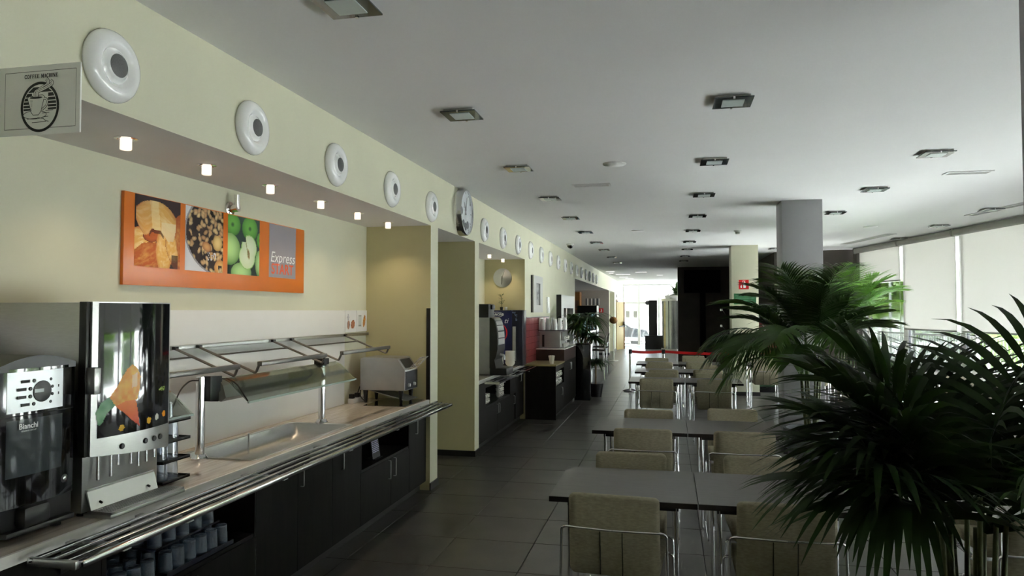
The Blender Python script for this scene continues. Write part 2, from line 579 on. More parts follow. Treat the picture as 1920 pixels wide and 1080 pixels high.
for p in wl.data.polygons:
    c = p.center
    if p.normal.z < -0.9 and c.z > 2.4:
        p.material_index = 2
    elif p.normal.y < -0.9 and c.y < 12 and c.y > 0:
        p.material_index = 1  # recess faces turned to the camera get a deeper khaki than the cream
    elif 17.4 < c.y < 28 and c.x < -2.3:
        p.material_index = 3

mb = MB(); mb.box(-3.2, 9, YB - 0.2, YB, H0, CEIL)
struct('wall_back', mb, M_CREAM)
# dark end walls round the television
mb = MB()
mb.box(0.29, 2.55, 22.3, 22.5, H0, CEIL)
mb.box(0.29, 0.49, 22.5, 23.2, H0, CEIL)
struct('wall_far', mb, M_DARKWALL)
mb = MB()
mb.prism([(3.98, 16.62, H0), (2.35, 17.02, H0), (2.35, 22.3, H0), (2.55, 22.3, H0), (2.55, 17.18, H0), (4.02, 16.82, H0)], (0, 0, CEIL - H0))
struct('wall_end', mb, M_DARKWALL)

def column(name, x0, x1, y0, y1, m):
    mb = MB(); mb.box(x0, x1, y0, y1, H0, CEIL)
    c = struct(name, mb, m, bevel=0.004)
    b = MB(); t = 0.012
    b.box(x0 - t, x1 + t, y0 - t, y0, 0, 0.075); b.box(x0 - t, x1 + t, y1, y1 + t, 0, 0.075)
    b.box(x0 - t, x0, y0, y1, 0, 0.075); b.box(x1, x1 + t, y0, y1, 0, 0.075)
    struct('baseboard', b, M_BASEB, parent=c)
    return c
column('column', 1.34, 1.80, 9.06, 9.50, M_GREYCOL)
column('column', 1.255, 1.775, 15.09, 15.60, M_CREAM)
column('column', 1.36, 1.82, 2.69, 3.15, M_GREYCOL)

mb = MB()
for (y0, y1) in ((6.51, 6.73), (8.11, 8.30)):
    mb.box(WX, WX + 0.012, y0 - 0.012, y1 + 0.012, 0, 0.068)
mb.box(-4.6, WX, 8.098, 8.11, 0, 0.068)
mb.box(WX, WX + 0.012, 13.7, 17.35, 0, 0.068)
mb.box(-3.4, WX + 0.012, 27.638, 27.65, 0, 0.09)
mb.box(WX, WX + 0.012, 27.64, 27.9, 0, 0.09)
mb.box(WX, WX + 0.012, 30.44, 31.27, 0, 0.09); mb.box(WX, WX + 0.012, 32.36, 36.0, 0, 0.09)
struct('baseboard_left', mb, M_BASEB)

# ---- window wall: bays with frame, gasket, pane; roller blinds inside
def bay(k, s0, s1):
    f = MB()
    for s in (s0, s1 - 0.07):
        wbox(f, s, s + 0.07, 0.10, 0.17, 0, CEIL)
    wbox(f, s0 + 0.07, s1 - 0.07, 0.10, 0.17, 0, 0.10)
    wbox(f, s0 + 0.07, s1 - 0.07, 0.10, 0.17, CEIL - 0.10, CEIL)
    w = struct('window_%d' % k, f, M_MULL)
    g = MB()
    wbox(g, s0 + 0.07, s0 + 0.085, 0.115, 0.155, 0.10, CEIL - 0.10); wbox(g, s1 - 0.085, s1 - 0.07, 0.115, 0.155, 0.10, CEIL - 0.10)
    wbox(g, s0 + 0.085, s1 - 0.085, 0.115, 0.155, 0.10, 0.115)
    struct('gasket', g, M_MULLD, parent=w)
    p = MB(); wbox(p, s0 + 0.085, s1 - 0.085, 0.130, 0.138, 0.115, CEIL - 0.10)
    struct('pane', p, P_PANE, parent=w)

def blind(s0, s1, zb, label):
    c = W((s0 + s1) / 2, 0.0, CEIL)
    t = thing('roller_blind', label, 'blind', c, 'roller blinds along the window wall')
    r = MB(); k = 14; R = 0.056
    ring = [(math.cos(2 * PI * i / k) * R, math.sin(2 * PI * i / k) * R) for i in range(k)]
    a = [W(s0 + 0.02, 0.0 + u, CEIL - 0.062 + v) for u, v in ring]; b = [W(s1 - 0.02, 0.0 + u, CEIL - 0.062 + v) for u, v in ring]
    r.add(a + b, [(i, (i + 1) % k, k + (i + 1) % k, k + i) for i in range(k)] + [tuple(range(k))[::-1], tuple(range(k, 2 * k))])
    part('roller', r, M_ROLLER, t, smooth=40)
    for sb in (s0, s1 - 0.018):
        br = MB(); wbox(br, sb, sb + 0.018, -0.045, 0.05, CEIL - 0.125, CEIL)
        part('bracket', br, M_ROLLER, t)
    f = MB(); wbox(f, s0 + 0.06, s1 - 0.06, 0.052, 0.0535, zb, CEIL - 0.06)
    part('blind_fabric', f, C_BLIND, t)
    e = MB(); wbox(e, s0 + 0.06, s1 - 0.06, 0.044, 0.062, zb - 0.028, zb)
    part('bottom_bar', e, M_ROLLER, t, bevel=0.004)
    ch = MB(); ch.tube([W(s1 - 0.03, 0.03, CEIL - 0.1), W(s1 - 0.03, 0.03, 1.0)], 0.003, 5)
    part('pull_chain', ch, M_WHITE, t)

BAYS = []
s = 0.10
k = 1
while s < SEND - 0.5:
    e = min(s + 1.785, SEND)
    bay(k, s, e); BAYS.append((s, e)); s = e; k += 1
blab = ['short roller blind at the dark end wall, pulled halfway, two pale reflections', 'roller blind drawn low beside the half-raised one, next along the window wall', 'large roller blind drawn low, third bay from the dark end wall']
for i, (a, b) in enumerate(BAYS):
    zb = 2.29 if i == 0 else (1.38 if i < 6 else 0.75)
    lab = blab[i] if i < 3 else 'drawn roller blind beside the camera, %s window bay from the dark end wall' % (['fourth', 'fifth', 'sixth', 'seventh', 'eighth', 'ninth', 'tenth', 'eleventh', 'twelfth'][i - 3])
    blind(a + (0.0 if i else -0.02), b - 0.02, zb, lab)
mb = MB(); wbox(mb, -0.06, 0.10, 0.0, 0.25, H0, CEIL); wbox(mb, -0.06, SEND + 0.3, 0.09, 0.22, CEIL, CEIL + 0.2)
struct('wall_right', mb, M_DARKWALL)

# ---- outside: terrace, eave, railing, hedges, trees, pale buildings
mb = MB(); mb.box(-40, 90, -60, 120, -0.4, -0.06)
terrace = struct('terrace', mb, M_TERRACE)
mb = MB(); wbox(mb, -0.5, SEND + 1, 0.36, 2.1, CEIL + 0.02, CEIL + 0.2)
struct('eave', mb, M_BUILD)

def leaf_clump(seed, n, ext, sz, c):
    """rounded mass of crossed leaves"""
    rn = random.Random(seed); mb = MB()
    for _ in range(n):
        while True:
            u = Vector((rn.uniform(-1, 1), rn.uniform(-1, 1), rn.uniform(-1, 1)))
            if 0.35 < u.length < 1: break
        p = Vector((c[0] + u.x * ext[0], c[1] + u.y * ext[1], c[2] + u.z * ext[2]))
        d = Vector((rn.uniform(-1, 1), rn.uniform(-1, 1), rn.uniform(-0.6, 1))).normalized()
        s = d.orthogonal().normalized() * sz * 0.5
        q = d * sz
        mb.add([p - s * 0.2, p + q * 0.5 - s, p + q, p + q * 0.5 + s], [(0, 1, 2, 3)])
    return mb
def hedge(s, n, w, d, h, label, seed):
    t = thing('hedge', label, 'hedge', W(s, n, -0.16), 'hedges beyond the terrace railing')
    rn = random.Random(seed); mb = MB()
    for _ in range(2600):
        p = Vector(W(s + rn.uniform(-w, w), n + rn.uniform(-d, d), rn.uniform(0.0, h)))
        dd = Vector((rn.uniform(-1, 1), rn.uniform(-1, 1), rn.uniform(-0.4, 1))).normalized(); sz = 0.22
        ss = dd.orthogonal().normalized() * sz * 0.5
        mb.add([p, p + dd * sz * 0.5 - ss, p + dd * sz, p + dd * sz * 0.5 + ss], [(0, 1, 2, 3)])
    part('foliage', mb, L_TREE, t)
    st = MB()
    for i in range(6):
        st.tube([W(s - w + w * 2 * (i + 0.5) / 6, n, -0.16), W(s - w + w * 2 * (i + 0.5) / 6, n, h * 0.8)], 0.03, 6)
    part('stem', st, M_TAN, t, kind='stuff')
hedge(3.2, 8.0, 1.7, 0.7, 1.55, 'clipped green hedge outside, seen under the two low blinds', 11)
hedge(-8.5, 7.5, 2.4, 0.8, 1.9, 'bright green hedge outside, seen under the half-raised blind', 12)
hedge(8.6, 8.5, 1.6, 0.7, 1.5, 'green hedge outside beyond the near palm', 13)
def tree(s, n, h, r, label, seed):
    t = thing('tree', label, 'tree', W(s, n, -0.16), 'trees outside the windows')
    c = W(s, n, h)
    part('foliage', leaf_clump(seed, 3200, (r, r, r * 0.8), 0.34, c), L_TREE, t)
    b = MB(); b.tube([W(s, n, -0.16), W(s + 0.05, n, h * 0.5), W(s, n, h)], 0.13, 8, r2=0.05)
    part('trunk', b, M_TAN, t, smooth=60)
tree(-15.5, 8.0, 2.9, 1.9, 'leafy tree outside, seen under the half-raised blind', 21)
tree(-21.5, 12.0, 3.4, 2.4, 'broad tree outside, behind the nearer leafy tree', 22)
def railing(s0, s1, n):
    t = thing('railing', 'white metal railing along the terrace edge outside', 'railing', W((s0 + s1) / 2, n, -0.16))
    for z in (0.95, 0.08):
        r = MB(); wbox(r, s0, s1, n - 0.025, n + 0.025, z, z + 0.05)
        part('rail', r, M_MULL, t)
    k = int((s1 - s0) / 1.9)
    for i in range(k + 1):
        p = MB(); ss = s0 + (s1 - s0) * i / k
        wbox(p, ss - 0.025, ss + 0.025, n - 0.03, n + 0.03, -0.16, 0.95)
        part('post', p, M_MULL, t)
    b = MB(); nb = int((s1 - s0) / 0.14)
    for i in range(nb):
        ss = s0 + (s1 - s0) * (i + 0.5) / nb
        wbox(b, ss - 0.008, ss + 0.008, n - 0.008, n + 0.008, 0.13, 0.95)
    part('baluster', b, M_MULL, t, kind='stuff')
railing(-10, 14, 5.2)
def house(s, n, w, d, h, label):
    t = thing('building', label, 'building', W(s, n, -0.16), 'pale buildings outside')
    b = MB(); wbox(b, s - w, s + w, n, n + d, -0.16, h)
    part('wall', b, M_BUILD, t)
    rf = MB(); wbox(rf, s - w - 0.2, s + w + 0.2, n - 0.25, n + d, h, h + 0.25)
    part('roof', rf, M_ROLLER, t)
    for i in range(4):
        f = MB(); ss = s - w + (2 * w) * (i + 0.5) / 4
        wbox(f, ss - 0.6, ss + 0.6, n - 0.04, n, 0.9, 2.3)
        wf = part('window', f, M_POTGREY, t)
house(6, 24, 7.5, 6, 4.2, 'pale low building outside beyond the railing')
house(-30, 20, 6, 6, 5.2, 'pale building outside behind the trees')
# ---------------------------------------------------------------- things on the cream wall
ORD = ['first', 'second', 'third', 'fourth', 'fifth', 'sixth', 'seventh', 'eighth', 'ninth', 'tenth', 'eleventh', 'twelfth', 'thirteenth', 'fourteenth', 'fifteenth', 'sixteenth', 'seventeenth', 'eighteenth', 'nineteenth', 'twentieth']
def air_diffuser(y, label):
    t = thing('air_diffuser', label, 'air vent', (WX, y, 2.697), 'round air nozzles along the cream wall')
    r = MB()
    r.lathe([(0.142, 0.0), (0.147, 0.004), (0.147, 0.012), (0.143, 0.022), (0.130, 0.036), (0.114, 0.045), (0.098, 0.047), (0.086, 0.042), (0.078, 0.033), (0.072, 0.026)], c=(WX, y, 2.697), axis='X', n=40, cap=False)
    r.lathe([(0.072, 0.026), (0.064, 0.030), (0.056, 0.038), (0.050, 0.044), (0.047, 0.045)], c=(WX, y, 2.697), axis='X', n=40, cap=False)
    part('ring', r, M_RINGW, t, smooth=60)
    d = MB(); d.lathe([(0.0475, 0.040), (0.0475, 0.0455), (0.044, 0.0475), (0.0, 0.0485)], c=(WX, y, 2.697), axis='X', n=32, cap=False)
    part('mesh_core', d, M_MESHGR, t, smooth=50)
    return t
d0 = air_diffuser(2.47, 'white round air nozzle beside the hanging coffee sign, largest of its row')
i = 0
for k in range(1, 21):
    if k == 5:
        continue
    i += 1
    lab = ('white round air nozzle, %s after the one beside the coffee sign' % ORD[i - 1]) if k < 5 else ('white round air nozzle, %s beyond the chrome wall clock' % ORD[k - 6])
    copy_tree(d0, (WX, 2.47 + 1.006 * k, 2.697), label=lab)

# chrome clock between the nozzles
cy, cz, R = 7.48, 2.775, 0.255
t = thing('wall_clock', 'large round chrome clock with grey subdials high on the cream wall', 'clock', (WX, cy, cz))
b = MB(); b.lathe([(R - 0.01, 0.0), (R, 0.004), (R, 0.075), (R - 0.008, 0.088), (R - 0.022, 0.088), (R - 0.024, 0.070)], c=(WX, cy, cz), axis='X', n=48, cap=False)
part('case', b, M_CHROME, t, smooth=40)
b = MB(); b.lathe([(R - 0.015, 0.066), (0.0, 0.067)], c=(WX, cy, cz), axis='X', n=48, cap=False)
dial = part('dial', b, mat('clock_dial', (0.62, 0.65, 0.68), 0.35), t)
for a in (-58, -90, -122, 180):
    b = MB(); yy = cy + 0.155 * math.cos(math.radians(a)) * 1.0; zz = cz + 0.155 * math.sin(math.radians(a))
    b.lathe([(0.045, 0.0675), (0.043, 0.069), (0.0, 0.069)], c=(WX, yy, zz), axis='X', n=24, cap=False)
    part('subdial', b, M_POTGREY, dial)
for k in range(12):
    a = 2 * PI * k / 12; b = MB(); c, s_ = math.cos(a), math.sin(a)
    q = [(0.20, -0.004), (0.225, -0.004), (0.225, 0.004), (0.20, 0.004)]
    b.prism([(WX + 0.067, cy + u * c - v * s_, cz + u * s_ + v * c) for u, v in q], (0.0012, 0, 0))
    part('hour_mark', b, M_BLACKPR, dial)
for (a, l, w) in ((120, 0.12, 0.008), (75, 0.17, 0.006)):
    a = math.radians(a); b = MB(); c, s_ = math.cos(a), math.sin(a)
    b.prism([(WX + 0.070, cy + u * c - v * s_, cz + u * s_ + v * c) for u, v in ((-0.03, -w), (l, -w * 0.5), (l, w * 0.5), (-0.03, w))], (0.0015, 0, 0))
    part('hand', b, M_POTGREY, t)
b = MB()
for (y0, z0, w, h) in ((-0.05, 0.05, 0.03, 0.012), (0.0, 0.055, 0.02, 0.012), (-0.055, 0.02, 0.012, 0.02), (0.03, 0.03, 0.015, 0.02), (-0.02, -0.02, 0.012, 0.03)):
    b.box(WX + 0.067, WX + 0.0682, cy + y0 - w / 2, cy + y0 + w / 2, cz + z0 - h / 2, cz + z0 + h / 2)
part('dial_print', b, M_ROLLER, dial)

# hanging coffee sign, perpendicular to the wall
SY = 1.83
t = thing('hanging_sign', 'white coffee machine sign with a steaming cup, standing out from the wall', 'sign', (WX, SY, 2.35))
b = MB(); b.box(WX, -1.749, SY, SY + 0.006, 2.245, 2.462)
part('sign_board', b, M_PAPER, t, bevel=0.001)
b = MB(); b.box(WX, WX + 0.012, SY - 0.012, SY + 0.018, 2.235, 2.472)
part('wall_bracket', b, M_STEEL, t)
FY = SY - 0.0006
def S(u, v):      # u to the right, v up, metres on the sign face
    return (-2.026 + u, FY, 2.265 + v)
def ribbon(mb, pts, w, lift=0.0):
    P = [Vector((p[0], p[1])) for p in pts]
    L, R_ = [], []
    for i in range(len(P)):
        a = P[max(0, i - 1)]; c = P[min(len(P) - 1, i + 1)]
        d = (c - a)
        if d.length < 1e-9: d = Vector((1, 0))
        d.normalize(); nn = Vector((-d.y, d.x)) * w / 2
        L.append(P[i] + nn); R_.append(P[i] - nn)
    for i in range(len(P) - 1):
        mb.add([(*S(q.x, q.y)[:1], FY - lift, S(q.x, q.y)[2]) for q in (L[i], L[i + 1], R_[i + 1], R_[i])], [(0, 1, 2, 3)])
def blob(mb, pts, lift=0.0):
    mb.add([(S(*p)[0], FY - lift, S(*p)[2]) for p in pts], [tuple(range(len(pts)))])
ink = MB(); pap = MB()
FW, FH = 0.262, 0.178
ribbon(ink, [(0, 0), (FW, 0), (FW, FH), (0, FH), (0, -0.0008)], 0.0016)
ex, ey, ea, eb = 0.131, 0.066, 0.070, 0.078
def EL(a, sa=1.0): return (ex + ea * sa * math.cos(a), ey + eb * sa * math.sin(a))
blob(pap, [EL(2 * PI * k / 48) for k in range(48)], 0.0001)
ring_pts = [EL(2 * PI * k / 48, 0.955) for k in range(49)]
ribbon(ink, ring_pts, 0.0085, 0.0003)
for (y0, y1) in ((0.112, 0.128), (0.098, 0.109), (0.086, 0.095), (0.075, 0.083), (0.065, 0.072), (0.056, 0.062)):
    def xe(yv): return ea * 0.87 * math.sqrt(max(0, 1 - ((yv - ey) / (eb * 0.87)) ** 2))
    for sx in (-1, 1):
        inner = 0.030 if y0 < 0.10 else 0.004
        a, b2 = xe(y0), xe(y1)
        if a > inner and b2 > inner:
            blob(ink, [(ex + sx * inner, y0), (ex + sx * a, y0), (ex + sx * b2, y1), (ex + sx * inner, y1)][::1 if sx > 0 else -1], 0.0003)
# saucer, cup, handle, steam
blob(pap, [(ex - 0.018 + 0.043 * math.cos(2 * PI * k / 30), 0.042 + 0.013 * math.sin(2 * PI * k / 30)) for k in range(30)], 0.0004)
ribbon(ink, [(ex - 0.018 + 0.043 * math.cos(2 * PI * k / 30), 0.042 + 0.013 * math.sin(2 * PI * k / 30)) for k in range(31)], 0.0018, 0.0005)
cup = [(ex - 0.046, 0.094), (ex - 0.041, 0.100), (ex + 0.010, 0.103), (ex + 0.018, 0.097), (ex + 0.014, 0.086), (ex + 0.005, 0.052), (ex - 0.004, 0.041), (ex - 0.024, 0.041), (ex - 0.031, 0.050)]
blob(pap, cup, 0.0006); ribbon(ink, cup + cup[:2], 0.002, 0.0007)
blob(ink, [(ex - 0.014 + 0.024 * math.cos(2 * PI * k / 20), 0.0955 + 0.0035 * math.sin(2 * PI * k / 20)) for k in range(20)], 0.0007)
for k in range(9):
    ribbon(ink, [(ex - 0.036 + 0.0013 * k * 0.3, 0.088 - 0.004 * k), (ex - 0.026 + 0.0013 * k * 0.2 - 0.0006 * k, 0.0875 - 0.004 * k)], 0.0007, 0.0007)
hd = [(ex + 0.014, 0.092), (ex + 0.025, 0.090), (ex + 0.029, 0.080), (ex + 0.024, 0.067), (ex + 0.009, 0.057)]
ribbon(ink, fillet([(p[0], p[1], 0) for p in hd], 0.008), 0.0075, 0.0007); ribbon(pap, fillet([(p[0], p[1], 0) for p in hd], 0.008), 0.0040, 0.0009)
for dx in (0.0, 0.016):
    st = fillet([(ex - 0.020 + dx * 0.6, 0.098, 0), (ex - 0.018 + dx * 0.4, 0.113, 0), (ex + 0.006 + dx, 0.124, 0), (ex + 0.028 + dx, 0.134, 0), (ex + 0.031 + dx * 0.9, 0.145 - dx * 0.3, 0), (ex + 0.022 + dx, 0.1525 - dx * 0.4, 0)], 0.02)
    ribbon(ink, st, 0.0115, 0.0009 + dx * 0.02); ribbon(pap, st, 0.0082, 0.0012 + dx * 0.02)
    ribbon(ink, st, 0.0012, 0.0014 + dx * 0.02)
for (y, a, b2) in ((0.030, -0.046, -0.008), (0.018, -0.028, 0.024), (0.034, 0.012, 0.032), (0.053, 0.022, 0.050), (0.046, 0.010, 0.036)):
    ribbon(ink, [(ex + a, y), (ex + b2, y + 0.001)], 0.0018, 0.0005)
ribbon(ink, [(ex - 0.008, 0.033), (ex + 0.014, 0.029), (ex + 0.022, 0.022), (ex + 0.034, 0.019)], 0.002, 0.0005)
part('cup_drawing_white', pap, M_PAPER, t)
part('cup_drawing', ink, M_BLACKPR, t)
# slab-serif capitals, stroke by stroke: (polyline, stroke width), unit cell 0..1 wide, 0..1 high
def serif(x, y, w=0.34): return ([(x - w / 2, y), (x + w / 2, y)], 0.10)
def stem(x, y0=0.0, y1=1.0, w=0.20): return [([(x, y0), (x, y1)], w), serif(x, y0 + 0.05), serif(x, y1 - 0.05)]
ARC = lambda a0, a1, n=14: [(0.5 + 0.40 * math.cos(math.radians(a0 + (a1 - a0) * i / n)), 0.5 + 0.45 * math.sin(math.radians(a0 + (a1 - a0) * i / n))) for i in range(n + 1)]
GL = {
 'C': [(ARC(48, 312), 0.16), ([(0.80, 0.68), (0.80, 1.0)], 0.09), ([(0.80, 0.0), (0.80, 0.32)], 0.09), ([(0.13, 0.3), (0.13, 0.7)], 0.12)],
 'O': [(ARC(0, 360, 22), 0.14), ([(0.12, 0.3), (0.12, 0.7)], 0.12), ([(0.88, 0.3), (0.88, 0.7)], 0.12)],
 'F': stem(0.28) + [([(0.2, 0.95), (0.88, 0.95)], 0.10), ([(0.84, 0.72), (0.84, 0.98)], 0.09), ([(0.28, 0.52), (0.66, 0.52)], 0.10), ([(0.66, 0.40), (0.66, 0.64)], 0.08)],
 'E': stem(0.28) + [([(0.2, 0.95), (0.86, 0.95)], 0.10), ([(0.83, 0.72), (0.83, 0.98)], 0.09), ([(0.28, 0.52), (0.64, 0.52)], 0.10), ([(0.64, 0.40), (0.64, 0.64)], 0.08), ([(0.2, 0.05), (0.88, 0.05)], 0.10), ([(0.86, 0.02), (0.86, 0.28)], 0.09)],
 'M': stem(0.16, w=0.10) + stem(0.84, w=0.20) + [([(0.18, 0.95), (0.50, 0.15)], 0.20), ([(0.50, 0.15), (0.80, 0.95)], 0.09)],
 'A': [([(0.14, 0.02), (0.47, 0.98)], 0.09), ([(0.50, 0.98), (0.84, 0.02)], 0.21), ([(0.28, 0.34), (0.72, 0.34)], 0.08), serif(0.14, 0.05), serif(0.85, 0.05)],
 'H': stem(0.20) + stem(0.80) + [([(0.2, 0.5), (0.8, 0.5)], 0.10)],
 'I': stem(0.5, w=0.22),
 'N': stem(0.18, w=0.10) + stem(0.82, w=0.10) + [([(0.16, 0.96), (0.84, 0.06)], 0.21)],
}
ADV = {'I': 0.62, 'M': 1.16, ' ': 0.62}
LH = 0.0122; LWD = 0.0092
tot = sum(ADV.get(c_, 1.0) for c_ in 'COFFEE MACHINE') * LWD
u0 = 0.134 - tot / 2; lt = MB()
for c_ in 'COFFEE MACHINE':
    w_ = ADV.get(c_, 1.0) * LWD
    for (pl, sw_) in GL.get(c_, []):
        ribbon(lt, [(u0 + (0.03 + 0.94 * x) * w_, 0.1565 + y * LH) for x, y in pl], sw_ * LWD * 1.5, 0.0004)
    u0 += w_
part('sign_lettering', lt, M_BLACKPR, t, label='black slab-serif capitals')

# ---------------------------------------------------------------- first recess: poster, splash panel, cards, wall lamp, soffit lamps
PX = NB + 0.02
t = thing('wall_poster', 'long orange poster with food photographs above the drinks counter', 'poster', (NB, 4.275, 2.095))
b = MB(); b.box(NB, PX, 3.30, 5.25, 1.842, 2.350)
part('poster_board', b, M_ORANGE, t, bevel=0.0015)

def nz(x, y):
    s = math.sin(x * 127.1 + y * 311.7) * 43758.5453
    return s - math.floor(s)
def vn(x, y):
    ix, iy = math.floor(x), math.floor(y); fx, fy = x - ix, y - iy
    fx = fx * fx * (3 - 2 * fx); fy = fy * fy * (3 - 2 * fy)
    a = nz(ix, iy) * (1 - fx) + nz(ix + 1, iy) * fx; b = nz(ix, iy + 1) * (1 - fx) + nz(ix + 1, iy + 1) * fx
    return a * (1 - fy) + b * fy
def mixc(a, b, k):
    k = max(0.0, min(1.0, k))
    return tuple(a[i] * (1 - k) + b[i] * k for i in range(3))
def ell(u, v, cx, cy, rx_, ry_, rot):
    c, s_ = math.cos(rot), math.sin(rot); x, y = u - cx, v - cy
    x, y = c * x + s_ * y, -s_ * x + c * y
    return x / rx_, y / ry_
DARKBR = srgb(52, 36, 38); GOLD = srgb(232, 178, 96); PALE = srgb(248, 226, 170); BRN = srgb(176, 92, 36); RBR = srgb(196, 98, 50)
def crust(x, y, seed, base, lite, dk):
    n = vn(x * 3 + seed, y * 7 + seed) * 0.6 + vn(x * 9 + seed, y * 16) * 0.4
    sh = math.sqrt(max(0, 1 - min(1, x * x + y * y)))
    return mixc(mixc(dk, base, sh * 1.3), lite, (n - 0.45) * 1.4 * sh + 0.15 * sh)
def croissants(u, v):
    v = 1 - v                   # v down
    w = (vn(u * 6, v * 6) - 0.5) * 0.05
    c = DARKBR
    # bottom left, right, left, centre loaves, then the large top croissant
    for (cx, cy, a, b_, rot, seed, base, lite, dk) in (
        (1.0, 0.62, 0.26, 0.42, 0.15, 3, RBR, GOLD, BRN), (0.12, 0.63, 0.34, 0.19, -0.25, 5, GOLD, PALE, RBR), (0.42, 0.52, 0.26, 0.10, -0.2, 6, RBR, BRN, DARKBR),
        (0.24, 0.90, 0.36, 0.24, -0.45, 8, RBR, GOLD, BRN), (0.62, 0.80, 0.17, 0.36, -0.12, 9, GOLD, PALE, RBR), (0.80, 0.68, 0.14, 0.24, -0.3, 12, GOLD, PALE, BRN)):
        x, y = ell(u + w, v + w, cx, cy, a, b_, rot)
        if x * x + y * y < 1: c = crust(x, y, seed, base, lite, dk)
    if v > 0.80 and 0.80 < u < 0.95: c = mixc(c, DARKBR, 0.8)
    def low(uu):            # lower outline of the big arched croissant
        k = ((0.0, 0.30), (0.08, 0.44), (0.20, 0.56), (0.28, 0.54), (0.36, 0.45), (0.44, 0.46), (0.54, 0.46), (0.60, 0.51), (0.72, 0.61), (0.84, 0.60), (0.88, 0.50), (0.92, 0.34), (1.0, 0.2))
        for (a, b1), (c1_, d1) in zip(k, k[1:]):
            if a <= uu <= c1_: return b1 + (d1 - b1) * (uu - a) / (c1_ - a)
        return 0.2
    top = 0.05 + 1.15 * (abs(u - 0.42) ** 2.4)
    if top < v < low(u) and 0.03 < u < 0.90:
        y = (v - top) / max(0.01, low(u) - top) * 2 - 1
        c = crust((u - 0.46) / 0.6, y * 0.8, 1, GOLD, PALE, BRN)
        if u > 0.56 and v > 0.34: c = mixc(c, srgb(244, 226, 186), 0.65)
        if abs(u - 0.44 - (v - 0.3) * 0.15) < 0.09: c = mixc(c, PALE, 0.55)
        if u < 0.36: c = mixc(c, RBR, 0.18)
    elif low(u) <= v < low(u) + 0.05 and 0.3 < u < 0.62: c = mixc(c, DARKBR, 0.75)
    return c
def muesli(u, v):
    v = 1 - v
    WH = srgb(226, 226, 232); BR = srgb(70, 52, 46)
    r = math.hypot((u - 1.0) / 0.98, (v - 0.38) / 0.66)
    if r > 1.04: return WH
    if r > 1.0: return mixc(WH, srgb(120, 110, 120), 0.7)
    c = mixc(BR, srgb(38, 30, 34), vn(u * 9, v * 9))
    g = 11.0
    best = 9; bi = 0
    for dx in (-1, 0, 1):
        for dy in (-1, 0, 1):
            ix, iy = math.floor(u * g) + dx, math.floor(v * g * 1.1) + dy
            px, py = ix + nz(ix, iy), iy + nz(iy + 9, ix)
            a = nz(ix + 3, iy + 7) * PI
            ex_, ey_ = (u * g - px), (v * g * 1.1 - py)
            q = ((math.cos(a) * ex_ + math.sin(a) * ey_) / 0.72) ** 2 + ((-math.sin(a) * ex_ + math.cos(a) * ey_) / 0.45) ** 2
            if q < best: best, bi, bx, by = q, nz(ix + 17, iy + 5), px, py
    dens = 0.35 + 0.6 * (u - v * 0.35 + 0.25)
    if best < 1 and bi < dens:
        hue = mixc(srgb(206, 158, 112), srgb(232, 204, 150), bi / max(dens, 0.01))
        c = mixc(hue, BR, best * 0.75)
    x, y = ell(u, v, 0.55, 0.60, 0.12, 0.075, 0.3)
    if x * x + y * y < 1: c = mixc(srgb(226, 172, 116), srgb(170, 110, 70), x * x + y * y)
    x, y = ell(u, v, 0.84, 0.52, 0.13, 0.13, 0.9)
    if x * x + y * y < 1: c = mixc(srgb(232, 206, 140), srgb(180, 140, 80), x * x + y * y)
    x, y = ell(u, v, 0.92, 0.92, 0.16, 0.13, 0.0)
    if x * x + y * y < 1 and not (abs(x) < 0.3 and y > -0.3): c = mixc(srgb(238, 186, 112), srgb(190, 130, 70), x * x + y * y)
    if 0.55 < u < 0.8 and 0.68 < v < 0.82 and vn(u * 70, v * 30) > 0.70: c = WH
    return c
def apples(u, v):
    v = 1 - v
    c = mixc(srgb(60, 84, 78), srgb(36, 52, 44), v * 1.2)
    G = srgb(120, 190, 84); GL = srgb(186, 226, 150); GD = srgb(52, 110, 46)
    for (cx, cy, a, b_, blur) in ((0.14, 0.16, 0.24, 0.19, 1), (0.68, 0.18, 0.25, 0.21, 1), (1.02, 0.36, 0.12, 0.14, 1), (0.06, 0.58, 0.32, 0.27, 0), (1.0, 0.78, 0.14, 0.24, 0), (0.42, 0.97, 0.32, 0.18, 0)):
        x, y = ell(u, v, cx, cy, a, b_, 0); q = x * x + y * y
        if q < 1:
            c = mixc(GL if not blur else G, GD, q * 0.75 + 0.15 * y)
            if blur:
                c = mixc(c, srgb(60, 96, 60), max(0, 1 - ((u - cx) / 0.06) ** 2 - ((v - cy) / 0.05) ** 2))
    x1, y1 = ell(u, v, 0.66, 0.52, 0.25, 0.23, 0.2); x2, y2 = ell(u, v, 0.60, 0.68, 0.26, 0.22, 0.1)
    x4, y4 = ell(u, v, 0.52, 0.44, 0.09, 0.09, 0)
    q = min(x1 * x1 + y1 * y1, x2 * x2 + y2 * y2)
    if q < 1 and not (u < 0.55 and v < 0.42):
        c = mixc(srgb(232, 240, 210), srgb(206, 224, 176), q) if q < 0.86 else srgb(150, 196, 110)
        x, y = ell(u, v, 0.64, 0.63, 0.045, 0.10, -0.25); q2 = x * x + y * y
        if q2 < 1: c = srgb(206, 206, 150) if q2 > 0.5 else srgb(150, 120, 70)
        if abs(u - 0.58 + (v - 0.5) * -0.3) < 0.012 and v < 0.66: c = srgb(160, 170, 110)
    return c
def on_poster(y0, y1, z0, z1, lift=0.0008):
    return lambda u, v: (PX + lift, y0 + (y1 - y0) * u, z0 + (z1 - z0) * v)
print_mesh('croissant_photo', croissants, 76, 80, on_poster(3.378, 3.754, 1.948, 2.347), croissants, t)
print_mesh('muesli_photo', muesli, 90, 94, on_poster(3.800, 4.178, 1.948, 2.345), muesli, t)
